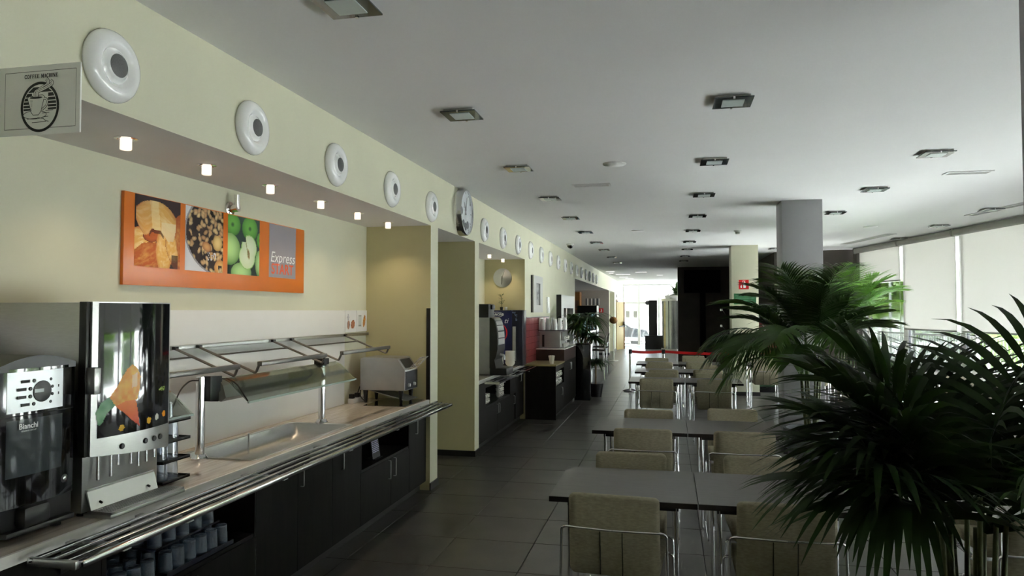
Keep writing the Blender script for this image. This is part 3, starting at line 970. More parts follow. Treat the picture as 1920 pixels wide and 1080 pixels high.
print_mesh('apple_photo', apples, 76, 80, on_poster(4.228, 4.606, 1.948, 2.345), apples, t)
b = MB(); b.box(PX, PX + 0.0008, 4.733, 5.116, 1.949, 2.345)
gp = part('grey_field', b, M_GREYPR, t)
part('lettering', text_mb('Express', 0.112, (PX + 0.0016, 4.924, 2.098), (0, 1, 0), (0, 0, 1), shear=0.22), M_WHITEPR, t, label='white slanted lettering')
part('lettering', text_mb('START', 0.108, (PX + 0.0016, 4.922, 2.010), (0, 1, 0), (0, 0, 1), offset=0.002), M_REDPR, t, label='orange-red capital lettering')

t = thing('splash_panel', 'glossy white splash panels on the wall behind the counter', 'panel', (NB, 4.0, 0.857))
for (y0, y1, z0) in ((0.4, 2.75, 0.858), (2.755, 6.02, 0.858)):
    b = MB(); b.box(NB, NB + 0.012, y0, y1, z0, 1.705)
    part('panel', b, M_WPANEL, t, bevel=0.001)
def card(y0, y1, fn, label):
    t = thing('picture_card', label, 'card', (NB, (y0 + y1) / 2, 1.48), 'printed cards at the end of the splash panel')
    b = MB(); b.box(NB, NB + 0.011, y0, y1, 1.505, 1.705)
    part('card_board', b, M_WPANEL, t)
    print_mesh('card_print', fn, 40, 32, lambda u, v: (NB + 0.0116, y0 + 0.02 + (y1 - y0 - 0.04) * u, 1.515 + 0.18 * v), fn, t)
def c1(u, v):
    v = 1 - v
    x, y = ell(u, v, 0.20, 0.30, 0.12, 0.20, 0)
    if abs(x) + abs(y) < 1: return srgb(196, 196, 200) if abs(x) + abs(y) < 0.85 else srgb(150, 150, 156)
    x, y = ell(u, v, 0.24, 0.68, 0.15, 0.22, 0.1); 
    if x * x + y * y < 1: return mixc(srgb(190, 140, 110), srgb(120, 110, 110), abs(x))
    x, y = ell(u, v, 0.72, 0.66, 0.24, 0.26, 0.6)
    if x * x + y * y < 1 - 0.4 * vn(u * 12, v * 12): return mixc(srgb(214, 150, 104), srgb(120, 50, 44), vn(u * 14 + 3, v * 14))
    return None
def c2(u, v):
    v = 1 - v
    if 0.12 < u < 0.44 and 0.20 < v < 0.80:
        return srgb(110, 112, 112) if (abs(v - 0.24) < 0.02 or abs(v - 0.74) < 0.02) else (srgb(200, 204, 198) if not (u < 0.14 or u > 0.42) else srgb(180, 184, 182))
    x, y = ell(u, v, 0.78, 0.50, 0.15, 0.34, 0.25)
    if x * x + y * y < 1 - 0.3 * vn(u * 12, v * 12): return mixc(srgb(222, 158, 66), srgb(140, 70, 24), vn(u * 12 + 8, v * 12))
    return None
card(6.03, 6.262, c1, 'white card printed with cereals, nearer of the two at the panel end')
card(6.268, 6.505, c2, 'white card printed with a jar and nuts, in the recess corner')

t = thing('wall_lamp', 'small chrome spot lamp tilted up on the wall above the poster', 'lamp', (NB, 4.27, 2.42))
b = MB(); b.lathe([(0.048, 0), (0.048, 0.012), (0.040, 0.016), (0.0, 0.017)], c=(NB, 4.27, 2.385), axis='X', n=24, cap=False); part('wall_plate', b, M_CHROME, t, smooth=40)
b = MB(); b.tube([(NB + 0.015, 4.27, 2.385), (NB + 0.07, 4.27, 2.39)], 0.026, 14); part('knuckle', b, M_CHROME, t, smooth=40)
b = MB(); b.tube([(NB + 0.055, 4.275, 2.385), (NB + 0.062, 4.262, 2.48)], 0.019, 12); part('spot_head', b, M_CHROME, t, smooth=40)

def soffit_lamp(x, y, label, first=None):
    t = thing('recessed_downlight', label, 'downlight', (x, y, SOF), 'lit downlights under the soffit')
    b = MB(); b.lathe([(0.052, 0.0), (0.052, -0.004), (0.040, -0.007), (0.034, -0.003)], c=(x, y, SOF), n=24, cap=False)
    part('trim_ring', b, M_CHROME, t, smooth=40)
    b = MB(); b.lathe([(0.0, -0.002), (0.026, -0.002), (0.026, -0.052), (0.024, -0.056), (0.0, -0.056)], c=(x, y, SOF), n=20, cap=False)
    part('glass_bulb', b, M_LAMPON, t, smooth=40)
    ld = bpy.data.lights.new('lamp_glow', 'SPOT'); ld.energy = 1.7; ld.color = (1.0, 0.78, 0.52); ld.spot_size = math.radians(120); ld.spot_blend = 0.8; ld.shadow_soft_size = 0.05
    lo = bpy.data.objects.new('lamp_glow', ld); COL.objects.link(lo); lo.parent = t; lo.location = (0, 0, -0.062)
    return t
dl = soffit_lamp(-2.51, 2.90, 'lit downlight nearest the coffee sign, under the counter soffit')
for y, lab in ((3.536, 'lit downlight second from the coffee sign, above the croissant photo'), (4.194, 'lit downlight third from the coffee sign, above the muesli photo'), (4.887, 'lit downlight fourth from the coffee sign, above the poster lettering'), (5.535, 'lit downlight fifth from the coffee sign, past the poster'), (6.199, 'lit downlight at the end of the soffit row, above the toaster'),
               (10.04, 'small lit downlight in the yoghurt machine recess, nearer one'), (10.90, 'small lit downlight in the yoghurt machine recess, by the steel clock')):
    copy_tree(dl, (-2.53, y, SOF), label=lab)
# ---------------------------------------------------------------- first counter: cabinets, worktop, tray rail
ZC = 0.857
CF = -2.26
def handle_mb(y, z0, z1, x=CF):
    b = MB(); b.tube(fillet([(x, y, z0), (x + 0.022, y, z0), (x + 0.022, y, z1), (x, y, z1)], 0.008, 3), 0.0038, 8)
    return b
def cabinet(y0, y1, label, doors, handles, opening=None, x_front=CF, x_back=-2.85, zt=0.815, toe=True, ztop=None):
    t = thing('base_cabinet', label, 'cabinet', (x_front - 0.3, (y0 + y1) / 2, 0), 'dark base cabinets under the counters')
    c = MB(); xf = x_front - 0.02
    if opening is None:
        c.box(x_back, xf, y0, y1, 0.08, ztop or zt)
        part('carcass', c, M_WENGE, t)
    else:
        oy0, oy1, oz0, oz1 = opening
        c.box(x_back, xf, y0, y1, 0.08, oz0 - 0.02)
        c.box(x_back, xf, y0, oy0, oz0 - 0.02, zt); c.box(x_back, xf, oy1, y1, oz0 - 0.02, zt)
        c.box(x_back, x_back + 0.03, oy0, oy1, oz0 - 0.02, zt); c.box(x_back + 0.03, xf, oy0, oy1, oz1 + 0.02, zt)
        part('carcass', c, M_WENGE_IN, t)
        s = MB(); s.box(x_back + 0.03, x_front - 0.004, oy0, oy1, oz0 - 0.02, oz0); part('shelf', s, M_WENGE_IN, t)
        r = MB(); r.box(xf, x_front, y0, oy0, oz0 - 0.02, zt); r.box(xf, x_front, oy1, y1, oz0 - 0.02, zt); r.box(xf, x_front, oy0, oy1, oz1, zt)
        part('front_rail', r, M_WENGE, t)
    if toe:
        k = MB(); k.box(x_back, x_front - 0.06, y0, y1, 0, 0.08); part('toe_kick', k, M_BASEB, t)
    for (a, b2, z0, z1, hs) in doors:
        d = MB(); d.box(xf, x_front, a + 0.002, b2 - 0.002, z0, z1)
        dd = part('door', d, M_WENGE, t, bevel=0.0015, seg=1)
        for (hy, hz0, hz1) in hs:
            part('handle', handle_mb(hy, hz0, hz1, x_front), M_STEELD, dd, smooth=50)
    return t
cabinet(0.0, 1.25, 'dark wood base cabinet nearest the camera under the drinks counter', [(0.0, 0.62, 0.085, 0.81, [(0.58, 0.55, 0.72)]), (0.62, 1.25, 0.085, 0.81, [(0.66, 0.55, 0.72)])], None)
cabinet(1.25, 2.52, 'dark wood base cabinet under the coffee machine', [(1.25, 1.88, 0.085, 0.81, [(1.84, 0.55, 0.72)]), (1.88, 2.52, 0.085, 0.81, [(1.92, 0.55, 0.72)])], None)
cabinet(2.52, 3.635, 'dark wood base cabinet with an open shelf of drinking glasses', [(2.52, 3.08, 0.085, 0.44, [(3.03, 0.27, 0.40)]), (3.08, 3.635, 0.085, 0.44, [(3.13, 0.27, 0.40)])], None, opening=(2.545, 3.622, 0.462, 0.712))
cabinet(3.635, 4.568, 'dark wood base cabinet under the nearer half of the steel basin', [(3.635, 4.10, 0.085, 0.81, []), (4.10, 4.568, 0.085, 0.81, [(4.135, 0.60, 0.745)])], None, ztop=0.745)
cabinet(4.568, 5.03, 'narrow dark wood base cabinet under the far half of the steel basin', [(4.568, 5.03, 0.085, 0.81, [(4.70, 0.585, 0.72)])], None, ztop=0.745)
cabinet(5.03, 6.06, 'dark wood base cabinet with an open shelf holding a printed card', [(5.03, 5.63, 0.085, 0.48, [(5.575, 0.32, 0.47)]), (5.63, 6.06, 0.085, 0.48, [(5.69, 0.32, 0.47)])], None, opening=(5.045, 6.045, 0.50, 0.725))
cabinet(6.06, 6.508, 'narrow dark wood base cabinet against the first pier', [(6.06, 6.508, 0.085, 0.81, [(6.22, 0.58, 0.715)])], None)

t = thing('worktop', 'streaked beige worktop with a pale front edge, under the drinks machines', 'worktop', (-2.55, 3.2, ZC))
b = MB()
b.box(-2.868, -2.240, 0.0, 3.64, 0.817, ZC); b.box(-2.868, -2.240, 4.94, 6.505, 0.817, ZC)
b.box(-2.868, -2.785, 3.64, 4.94, 0.817, ZC); b.box(-2.285, -2.240, 3.64, 4.94, 0.817, ZC)
part('slab', b, M_COUNTER, t)
b = MB(); b.box(-2.240, -2.226, 0.0, 6.505, 0.815, ZC); part('front_edge', b, M_COUNTEDGE, t)

def basin(cx, cy, w, d, z, depth, name, label):
    t = thing(name, label, 'basin', (cx, cy, z))
    b = MB(); n = 4
    rings = [(rrect(w + 0.05, d + 0.05, 0.03, n), z), (rrect(w + 0.05, d + 0.05, 0.03, n), z + 0.006), (rrect(w + 0.02, d + 0.02, 0.04, n), z + 0.009), (rrect(w - 0.005, d - 0.005, 0.045, n), z + 0.004), (rrect(w - 0.03, d - 0.03, 0.05, n), z - depth + 0.03), (rrect(w - 0.09, d - 0.09, 0.05, n), z - depth)]
    k = len(rings[0][0]); vs = []; fs = []
    for (rg, zz) in rings:
        vs += [(cx + x, cy + y, zz) for x, y in rg]
    for i in range(len(rings) - 1):
        for j in range(k):
            fs.append((i * k + j, i * k + (j + 1) % k, (i + 1) * k + (j + 1) % k, (i + 1) * k + j))
    fs.append(tuple((len(rings) - 1) * k + j for j in range(k)))
    b.add(vs, fs)
    part('bowl', b, M_STEEL, t, smooth=50)
    p = MB(); p.tube([(cx - w / 2 + 0.05, cy - 0.02, z - depth), (cx - w / 2 + 0.05, cy - 0.02, z + 0.035)], 0.006, 8); part('standpipe', p, M_CHROME, t)
    return t
basin(-2.535, 4.29, 0.46, 1.26, ZC, 0.10, 'steel_basin', 'shallow stainless steel basin sunk into the worktop')

t = thing('tray_rail', 'four-bar chrome tray rail running along the drinks counter front', 'rail', (-2.07, 4.2, 0.84))
for x, y0, y1 in ((-2.155, 2.08, 6.52), (-2.095, 2.09, 6.47), (-2.032, 2.10, 6.42)):
    b = MB(); b.box(x - 0.009, x + 0.009, y0, y1, 0.830, 0.845); part('bar', b, M_RAIL, t, bevel=0.004)
b = MB(); b.box(-1.985, -1.955, 2.10, 6.37, 0.822, 0.847); part('bar', b, M_RAIL, t, bevel=0.006, label='thicker outer chrome bar')
b = MB(); b.box(-2.175, -1.975, 2.085, 2.105, 0.818, 0.846); part('end_plate', b, M_STEEL, t, bevel=0.003)
b = MB(); b.box(-2.17, -1.965, 6.37, 6.39, 0.822, 0.845); part('end_plate', b, M_STEEL, t, bevel=0.003)
for y in (2.32, 2.68, 3.45, 4.25, 5.05, 5.75, 6.25):
    b = MB(); b.box(-2.262, -1.97, y - 0.02, y + 0.02, 0.812, 0.829); b.prism([(-2.262, y - 0.004, 0.70), (-2.262, y - 0.004, 0.812), (-2.05, y - 0.004, 0.812)], (0, 0.008, 0))
    part('bracket', b, M_STEEL, t)

# black corner strip on the recess end
b = MB(); b.box(-2.256, -2.2185, 6.494, 6.510, ZC, 1.725)
solo('corner_strip', b, M_BLACK, 'black vertical corner strip behind the toaster', 'trim', (-2.24, 6.50, ZC))

# ---- wire frames on the splash panel
t = thing('wire_tray_shelf', 'steel wall rail with three forward tilted wire frames above the basin', 'shelf', (-2.86, 4.9, 1.48))
b = MB(); b.box(-2.868, -2.845, 2.4, 6.50, 1.468, 1.494); part('wall_rail', b, M_STEEL, t, bevel=0.003)
def wire_frame(y0, y1):
    b = MB(); r = 0.008
    def arm(y):
        return [(-2.85, y, 1.482), (-2.445, y, 1.325), (-2.420, y, 1.380)]
    pts = arm(y0) + arm(y1)[::-1]
    b.tube(fillet(pts, 0.008, 2), r, 6)
    b.tube([(-2.72, y0, 1.430), (-2.72, y1, 1.430)], 0.006, 6)
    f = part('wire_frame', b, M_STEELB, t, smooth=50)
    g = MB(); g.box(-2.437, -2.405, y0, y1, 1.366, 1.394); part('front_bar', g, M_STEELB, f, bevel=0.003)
    for y in (y0, y1):
        m = MB(); m.box(-2.846, -2.826, y - 0.018, y + 0.018, 1.472, 1.490); part('mount', m, M_BLACK, f)
wire_frame(2.80, 3.695); wire_frame(3.914, 4.765); wire_frame(5.03, 5.965)

# ---- heated guard over the basin
t = thing('sneeze_guard', 'slanted glass guard with steel heat lamp on two chrome posts over the basin', 'guard', (-2.57, 4.28, ZC))
for y in (3.606, 4.96):
    b = MB(); b.tube([(-2.60 if y < 4 else -2.545, y, ZC), (-2.60 if y < 4 else -2.545, y, 1.325)], 0.0255, 18); p = part('post', b, M_CHROME, t, smooth=50)
    x = -2.60 if y < 4 else -2.545
    f = MB(); f.lathe([(0.046, 0.0), (0.046, 0.012), (0.038, 0.020), (0.032, 0.032), (0.027, 0.034)], c=(x, y, ZC), n=24); part('flange', f, M_CHROME, p, smooth=40)
b = MB(); b.prism([(-2.60, 3.625, 1.185), (-2.60, 3.625, 1.328), (-2.60, 3.735, 1.322), (-2.60, 3.735, 1.245), (-2.60, 3.705, 1.225), (-2.60, 3.705, 1.175)], (0.05, 0, 0)); part('clamp', b, M_BLACK, t, bevel=0.003)
b = MB(); b.box(-2.58, -2.50, 4.90, 4.985, 1.30, 1.345); part('clamp', b, M_BLACK, t, bevel=0.003)
b = MB(); b.prism([(-2.545, 3.72, 1.172), (-2.515, 3.72, 1.195), (-2.535, 3.72, 1.265), (-2.56, 3.72, 1.30), (-2.62, 3.72, 1.30), (-2.635, 3.72, 1.19)], (0, 1.25, 0)); part('lamp_housing', b, mat('lamp_hood_grey', (0.34, 0.35, 0.33), 0.4, metal=0.5, var=0.03), t)
def guard_glass(y0, y1):
    b = MB(); secs = [(-2.535, 1.305), (-2.49, 1.285), (-2.365, 1.172)]
    o = (0.004, 0.0045)
    poly = [(x, y0, z) for x, z in secs] + [(x + o[0], y0, z + o[1]) for x, z in secs[::-1]]
    b.prism(poly, (0, y1 - y0, 0)); g = part('glass', b, P_GUARD, t)
    e = MB(); e.box(-2.370, -2.358, y0, y1, 1.168, 1.180); part('glass_edge', e, mat('glass_edge', (0.45, 0.55, 0.50), 0.2), g)
guard_glass(3.712, 5.16); guard_glass(2.60, 3.22)
b = MB(); b.tube(fillet([(-2.575, 3.73, 1.30), (-2.54, 3.76, 1.305), (-2.46, 3.74, 1.28), (-2.37, 3.715, 1.182)], 0.05, 6), 0.004, 6); part('cable', b, M_RUBBER, t, smooth=60)
b = MB(); b.tube(fillet([(-2.60, 3.59, 1.305), (-2.59, 3.50, 1.315), (-2.56, 3.38, 1.28), (-2.52, 3.25, 1.16)], 0.08, 6), 0.004, 6); part('cable', b, M_RUBBER, t, smooth=60)

# ---- juice dispenser
t = thing('juice_dispenser', 'large steel juice dispenser with a glossy black fruit door', 'dispenser', (-2.6, 2.71, ZC))
b = MB(); b.box(-2.855, -2.337, 2.492, 2.930, 0.875, 1.735); part('body', b, M_STEEL, t, bevel=0.003)
for x in (-2.82, -2.37):
    for y in (2.53, 2.89):
        f = MB(); f.lathe([(0.02, 0), (0.016, 0.02)], c=(x, y, ZC), n=12); part('foot', f, M_RUBBER, t)
def DR(u, z, off=0.0):
    return (-2.292 + 0.034 * (1 - (2 * u - 1) ** 2) + off, 2.482 + 0.466 * u, z)
def zb(u): return 1.108 - 0.040 * u
b = MB(); N = 16; vs = []; fs = []
for i in range(N + 1):
    u = i / N
    vs += [DR(u, zb(u)), DR(u, 1.738), (-2.337, DR(u, 0)[1], zb(u)), (-2.337, DR(u, 0)[1], 1.738)]
for i in range(N):
    a, c = 4 * i, 4 * i + 4
    fs += [(a, c, c + 1, a + 1), (a + 2, a + 3, c + 3, c + 2), (a, a + 2, c + 2, c), (a + 1, c + 1, c + 3, a + 3)]
fs += [(0, 1, 3, 2), (4 * N, 4 * N + 2, 4 * N + 3, 4 * N + 1)]
b.add(vs, fs)
door = part('door', b, M_STEEL, t, smooth=30)
b = MB(); vs = []; fs = []
for i in range(N + 1):
    u = 0.055 + 0.92 * i / N
    vs += [DR(u, 1.178, 0.0015), DR(u, 1.733, 0.0015)]
for i in range(N):
    fs.append((2 * i, 2 * i + 2, 2 * i + 3, 2 * i + 1))
b.add(vs, fs); part('black_panel', b, M_GLOSSBLK, door, smooth=60)
b = MB(); b.box(-2.337, -2.302, 2.462, 2.484, 1.108, 1.738); part('hinge_side', b, M_BLACK, t, bevel=0.002)
b = MB(); b.box(-2.312, -2.262, 2.466, 2.502, 1.362, 1.470); part('door_handle', b, M_STEEL, t, bevel=0.004)
def px2uv(p):
    return ((p[0] / 6.0 - 186) / 130.0, 1.733 - ((640 + p[1] / 6.0) - 570) / 238.0 * 0.555)
def inpoly(x, y, P):
    r = False; n = len(P)
    for i in range(n):
        x1, y1 = P[i]; x2, y2 = P[i - 1]
        if (y1 > y) != (y2 > y) and x < (x2 - x1) * (y - y1) / (y2 - y1) + x1: r = not r
    return r
PS = [px2uv(p) for p in ((1430, 255), (1480, 310), (1510, 400), (1505, 520), (1480, 650), (1380, 650), (1290, 690), (1245, 590), (1300, 490), (1340, 390), (1380, 310))]
PR = [px2uv(p) for p in ((1280, 680), (1380, 630), (1470, 660), (1490, 800), (1505, 950), (1440, 880), (1360, 780))]
PLF = [px2uv(p) for p in ((1145, 740), (1180, 640), (1240, 585), (1325, 590), (1290, 680), (1225, 760), (1195, 850), (1165, 890))]
PH = [px2uv(p) for p in ((1425, 380), (1480, 350), (1480, 500), (1425, 515))]
def fruit(a, c):
    u = a; z = 1.185 + 0.30 * c
    if inpoly(u, z, PH): return srgb(248, 206, 140)
    if inpoly(u, z, PS): return mixc(srgb(238, 150, 28), srgb(246, 190, 60), vn(u * 30, z * 60))
    if inpoly(u, z, PR): return mixc(srgb(226, 40, 18), srgb(244, 150, 40), (z - 1.19) / 0.17)
    if inpoly(u, z, PLF): return mixc(srgb(60, 132, 92), srgb(150, 190, 150), vn(u * 20, z * 40))
    for (cu, cz, col) in ((0.29, 1.205, srgb(240, 190, 40)), (0.63, 1.215, srgb(222, 170, 40)), (0.755, 1.222, srgb(220, 220, 210)), (0.88, 1.228, srgb(236, 150, 40))):
        if ((u - cu) / 0.035) ** 2 + ((z - cz) / 0.016) ** 2 < 1 - 0.5 * vn(u * 60, z * 200): return col
    if 0.78 < u < 0.89 and 1.335 < z < 1.352 and vn(u * 80, z * 300) > 0.45: return srgb(150, 170, 90)
    return None
print_mesh('fruit_print', None, 110, 80, lambda a, c: DR(a, 1.185 + 0.30 * c, 0.0022), lambda a, c: fruit(a, c) if a < 0.62 and not (1.185 + 0.30 * c < 1.23 and (a < 0.35 or a > 0.58)) else None, door, rough=0.25, matname='gloss_ink')
for (a0, a1, c0, c1_) in ((0.24, 0.34, 0.0, 0.13), (0.59, 0.68, 0.0, 0.18), (0.715, 0.80, 0.0, 0.2), (0.84, 0.93, 0.0, 0.22), (0.77, 0.90, 0.48, 0.57)):
    print_mesh('icon_print', None, 110, 80, lambda a, c: DR(a, 1.185 + 0.30 * c, 0.0022), lambda a, c, a0=a0, a1=a1, c0=c0, c1_=c1_: fruit(a, c) if a0 <= a <= a1 and c0 <= c <= c1_ else None, door, rough=0.25, matname='gloss_ink')
for u in (0.30, 0.585, 0.715, 0.815):
    x, y, z = DR(u, 1.128); b = MB(); b.lathe([(0.0125, -0.002), (0.0125, 0.004), (0.010, 0.007), (0.0, 0.007)], c=(x, y, z), axis='X', n=16, cap=False); part('button', b, M_BLACK, door)
for y, z0 in ((2.55, 1.00), (2.62, 1.0), (2.66, 1.04), (2.735, 1.03), (2.78, 1.01), (2.83, 1.02), (2.88, 1.03)):
    b = MB(); b.tube([(-2.315, y, z0), (-2.315, y, 1.115)], 0.0085, 10); part('nozzle', b, M_CHROME, t, smooth=50)
b = MB(); b.prism([(-2.3095, 2.51, 0.884), (-2.3065, 2.51, 0.884), (-2.3275, 2.51, 0.958), (-2.3245, 2.51, 0.966), (-2.3365, 2.51, 0.966), (-2.3365, 2.51, 0.960)], (0, 0.39, 0)); part('splash_plate', b, mat('pale_steel', (0.66, 0.66, 0.64), 0.4, metal=0.5, var=0.03), t, label='pale sloping plate behind the drip tray')
for y in (2.56, 2.84):
    b = MB(); b.tube([(-2.312, y, 0.91), (-2.300, y, 0.905)], 0.005, 8); part('screw', b, M_BLACK, t)
b = MB(); b.box(-2.336, -2.205, 2.50, 2.955, 0.858, 0.874); dt = part('drip_tray', b, M_STEELD, t, bevel=0.002)
b = MB()
for (x0, x1, y0, y1) in ((-2.300, -2.292, 2.505, 2.95), (-2.216, -2.206, 2.505, 2.95), (-2.30, -2.206, 2.505, 2.513), (-2.30, -2.206, 2.942, 2.95)):
    b.box(x0, x1, y0, y1, 0.874, 0.884)
for i in range(34):
    y = 2.519 + i * 0.0125; b.box(-2.292, -2.216, y, y + 0.0055, 0.880, 0.884)
for i in range(5):
    x = -2.284 + i * 0.0145; b.box(x, x + 0.004, 2.513, 2.942, 0.878, 0.883)
part('grille', b, M_STEEL, dt, kind='stuff')
b = MB(); b.box(-2.296, -2.212, 2.508, 2.947, 0.874, 0.8765); part('dark_pan', b, M_BLACK, dt)

# ---- bean to cup coffee machine
t = thing('coffee_machine', 'black table-top coffee machine with a silver button panel', 'coffee machine', (-2.55, 2.27, ZC))
b = MB(); b.box(-2.80, -2.330, 2.10, 2.435, 0.895, 1.490); part('housing', b, M_BLACK, t, bevel=0.008)
b = MB(); arc = [(-2.322, 2.10 + 0.333 * k / 12, 1.488 + 0.045 * math.sin(PI * (0.08 + 0.84 * k / 12))) for k in range(13)]
b.prism([(-2.322, 2.433, 1.478), (-2.322, 2.10, 1.478)] + arc, (-0.44, 0, 0)); part('curved_lid', b, M_BLACK, t, smooth=30)
for y in (2.13, 2.40):
    for x in (-2.76, -2.37):
        f = MB(); f.lathe([(0.02, 0), (0.018, 0.04)], c=(x, y, ZC), n=12); part('foot', f, M_RUBBER, t)
def BF(u, z, off=0.0):      # gently bulged front
    return (-2.328 + 0.016 * (1 - (2 * u - 1) ** 2) + off, 2.10 + 0.335 * u, z)
def front_patch(u0, u1, z0, z1, off, m, name, parent, n=8, th=0.004):
    b = MB(); vs = []; fs = []
    for i in range(n + 1):
        u = u0 + (u1 - u0) * i / n
        vs += [BF(u, z0, off), BF(u, z1, off), BF(u, z0, off - th), BF(u, z1, off - th)]
    for i in range(n):
        a, c = 4 * i, 4 * i + 4
        fs += [(a, c, c + 1, a + 1), (a + 2, a + 3, c + 3, c + 2), (a, a + 2, c + 2, c), (a + 1, c + 1, c + 3, a + 3)]
    fs += [(0, 1, 3, 2), (4 * n, 4 * n + 2, 4 * n + 3, 4 * n + 1)]
    b.add(vs, fs); return part(name, b, m, parent, smooth=30)
front_patch(0.0, 1.0, 1.318, 1.488, 0.0, M_GLOSSBLK, 'upper_front', t, th=0.02)
dr = front_patch(0.0, 1.0, 0.985, 1.314, 0.0, M_GLOSSBLK, 'lower_door', t, th=0.02)
front_patch(0.09, 0.80, 1.095, 1.302, 0.0012, mat('smoked_window', (0.05, 0.06, 0.065), 0.08, coat=0.5), 'door_window', dr)
panel = front_patch(0.09, 0.80, 1.328, 1.476, 0.0014, mat('silver_panel', (0.62, 0.64, 0.66), 0.35, metal=0.6), 'button_panel', t)
def disc(y, z, r, m, name, parent, x=-2.3115, th=0.004):
    b = MB(); b.lathe([(r, -0.003), (r, th - 0.001), (r * 0.85, th), (0.0, th)], c=(x, y, z), axis='X', n=24, cap=False); return part(name, b, m, parent, smooth=40)
sc = disc(2.268, 1.398, 0.040, M_BLACK, 'round_display', panel)
b = MB(); b.box(-2.3075, -2.3065, 2.232, 2.272, 1.395, 1.408); part('display_strip', b, mat('lcd_strip', (0.55, 0.60, 0.62), 0.3), panel)
for i, (dy1, dy2) in enumerate(((2.232, 2.3065), (2.217, 2.314), (2.217, 2.314), (2.232, 2.3065))):
    z = 1.440 - i * 0.0285
    disc(dy1, z, 0.007, M_BLACK, 'button', panel, x=-2.3125); disc(dy2, z, 0.006, M_BLACK, 'button', panel, x=-2.3135)
    b = MB(); b.box(-2.3135, -2.3118, dy1 - 0.052, dy1 - 0.016, z - 0.0055, z + 0.0055); part('button_label', b, M_BLACKPR, panel)
    b = MB(); b.box(-2.317, -2.3138, dy2 + 0.010, dy2 + 0.034, z - 0.005, z + 0.005); part('button_label', b, M_BLACKPR, panel)
part('brand_lettering', text_mb('Bianchi', 0.028, (-2.3102, 2.212, 1.276), (0.03, 1, 0), (0, 0, 1), offset=0.0006), M_WHITEPR, dr, label='white brand lettering')
part('brand_lettering', text_mb('VENDING GROUP', 0.0078, (-2.3102, 2.213, 1.259), (0.03, 1, 0), (0, 0, 1)), M_WHITEPR, dr)
disc(2.385, 1.045, 0.016, M_BLACK, 'lock', dr, x=-2.321); disc(2.385, 1.045, 0.009, M_CHROME, 'key_barrel', dr, x=-2.318)
b = MB(); b.box(-2.40, -2.285, 2.18, 2.30, 0.905, 0.985); part('cup_bay', b, M_BLACK, t, bevel=0.02)
b = MB(); b.box(-2.40, -2.30, 2.12, 2.42, 0.885, 0.905); part('drip_tray', b, M_BLACK, t, bevel=0.004)

# ---- glasses
def glass_mb(c, r, h, up=True):
    b = MB()
    pr = [(r * 0.86, 0.0), (r, h), (r - 0.003, h), (r * 0.86 - 0.003, 0.008), (0.0, 0.008)] if up else [(r, 0.0), (r * 0.86, h), (0.0, h), (0.0, h - 0.006), (r * 0.86 - 0.003, h - 0.008), (r - 0.003, 0.0)]
    b.lathe(pr, c=c, n=14, cap=False)
    if up: b.lathe([(r * 0.86, 0.0), (0.0, 0.0)], c=c, n=14, cap=False)
    return b
gl0 = mesh_of(glass_mb((0, 0, 0), 0.031, 0.092, False), 'drinking_glass', M_GLASSW, 50)
def put_glass(x, y, z, label, group, me=gl0):
    o = bpy.data.objects.new('drinking_glass', me); COL.objects.link(o); o.location = (x, y, z)
    o['label'] = label; o['category'] = 'glass'; o['group'] = group
t = thing('glass_stand', 'four-tier dark stand of glasses beside the juice dispenser', 'stand', (-2.46, 3.09, ZC))
ZT = (0.872, 0.968, 1.062, 1.157)
for i, z in enumerate(ZT):
    b = MB(); b.box(-2.585, -2.35, 2.985, 3.185, z, z + 0.006)
    for (a, c, d, e) in ((-2.585, -2.35, 2.985, 2.989), (-2.585, -2.35, 3.181, 3.185), (-2.585, -2.581, 2.985, 3.185), (-2.354, -2.35, 2.985, 3.185)):
        b.box(a, c, d, e, z, z + 0.014)
    part('tier', b, M_BLACK, t)
for x in (-2.583, ):
    for y in (2.99, 3.18):
        b = MB(); b.tube([(x, y, ZC), (x, y, 1.20)], 0.005, 8); part('upright', b, M_BLACK, t)
for i, z in enumerate(ZT):
    sp = [(-2.395, 3.065)] if i == 3 else [(-2.395, 3.03), (-2.395, 3.105), (-2.47, 3.03), (-2.47, 3.105)]
    for q, (x, y) in enumerate(sp):
        put_glass(x, y, z + 0.006, ('' if i == 3 else ['front near ', 'front far ', 'rear near ', 'rear far '][q]) + ['clear glass upside down on the lowest tier of the stand', 'clear glass upside down on the second tier of the stand', 'clear glass upside down on the third tier of the stand', 'single clear glass upside down on the top tier of the stand'][i], 'glasses on the tiered stand')
gl1 = mesh_of(glass_mb((0, 0, 0), 0.034, 0.10, False), 'drinking_glass', mat('blue_tinted_glass', (0.55, 0.66, 0.82), 0.06, trans=0.85), 50)
def glass_tray(y0, y1, x0, x1, z, nx, ny, label, glabel, group):
    t = thing('glass_tray', label, 'tray', ((x0 + x1) / 2, (y0 + y1) / 2, z), 'trays of glasses on the open shelf')
    b = MB(); b.box(x0, x1, y0, y1, z, z + 0.008); part('tray_base', b, M_DKBLUE, t)
    b = MB()
    for (a, c, d, e) in ((x0, x1, y0, y0 + 0.006), (x0, x1, y1 - 0.006, y1), (x0, x0 + 0.006, y0, y1), (x1 - 0.006, x1, y0, y1)):
        b.box(a, c, d, e, z + 0.008, z + 0.022)
    part('tray_rim', b, M_DKBLUE, t)
    for i in range(nx):
        for j in range(ny):
            put_glass(x0 + 0.045 + (x1 - x0 - 0.09) * (i / max(1, nx - 1)), y0 + 0.045 + (y1 - y0 - 0.09) * (j / max(1, ny - 1)), z + 0.008, 'tinted glass %s, %s from the near end, %s row' % (glabel, ORD[j], ('back', 'middle', 'front')[i]), group, gl1)
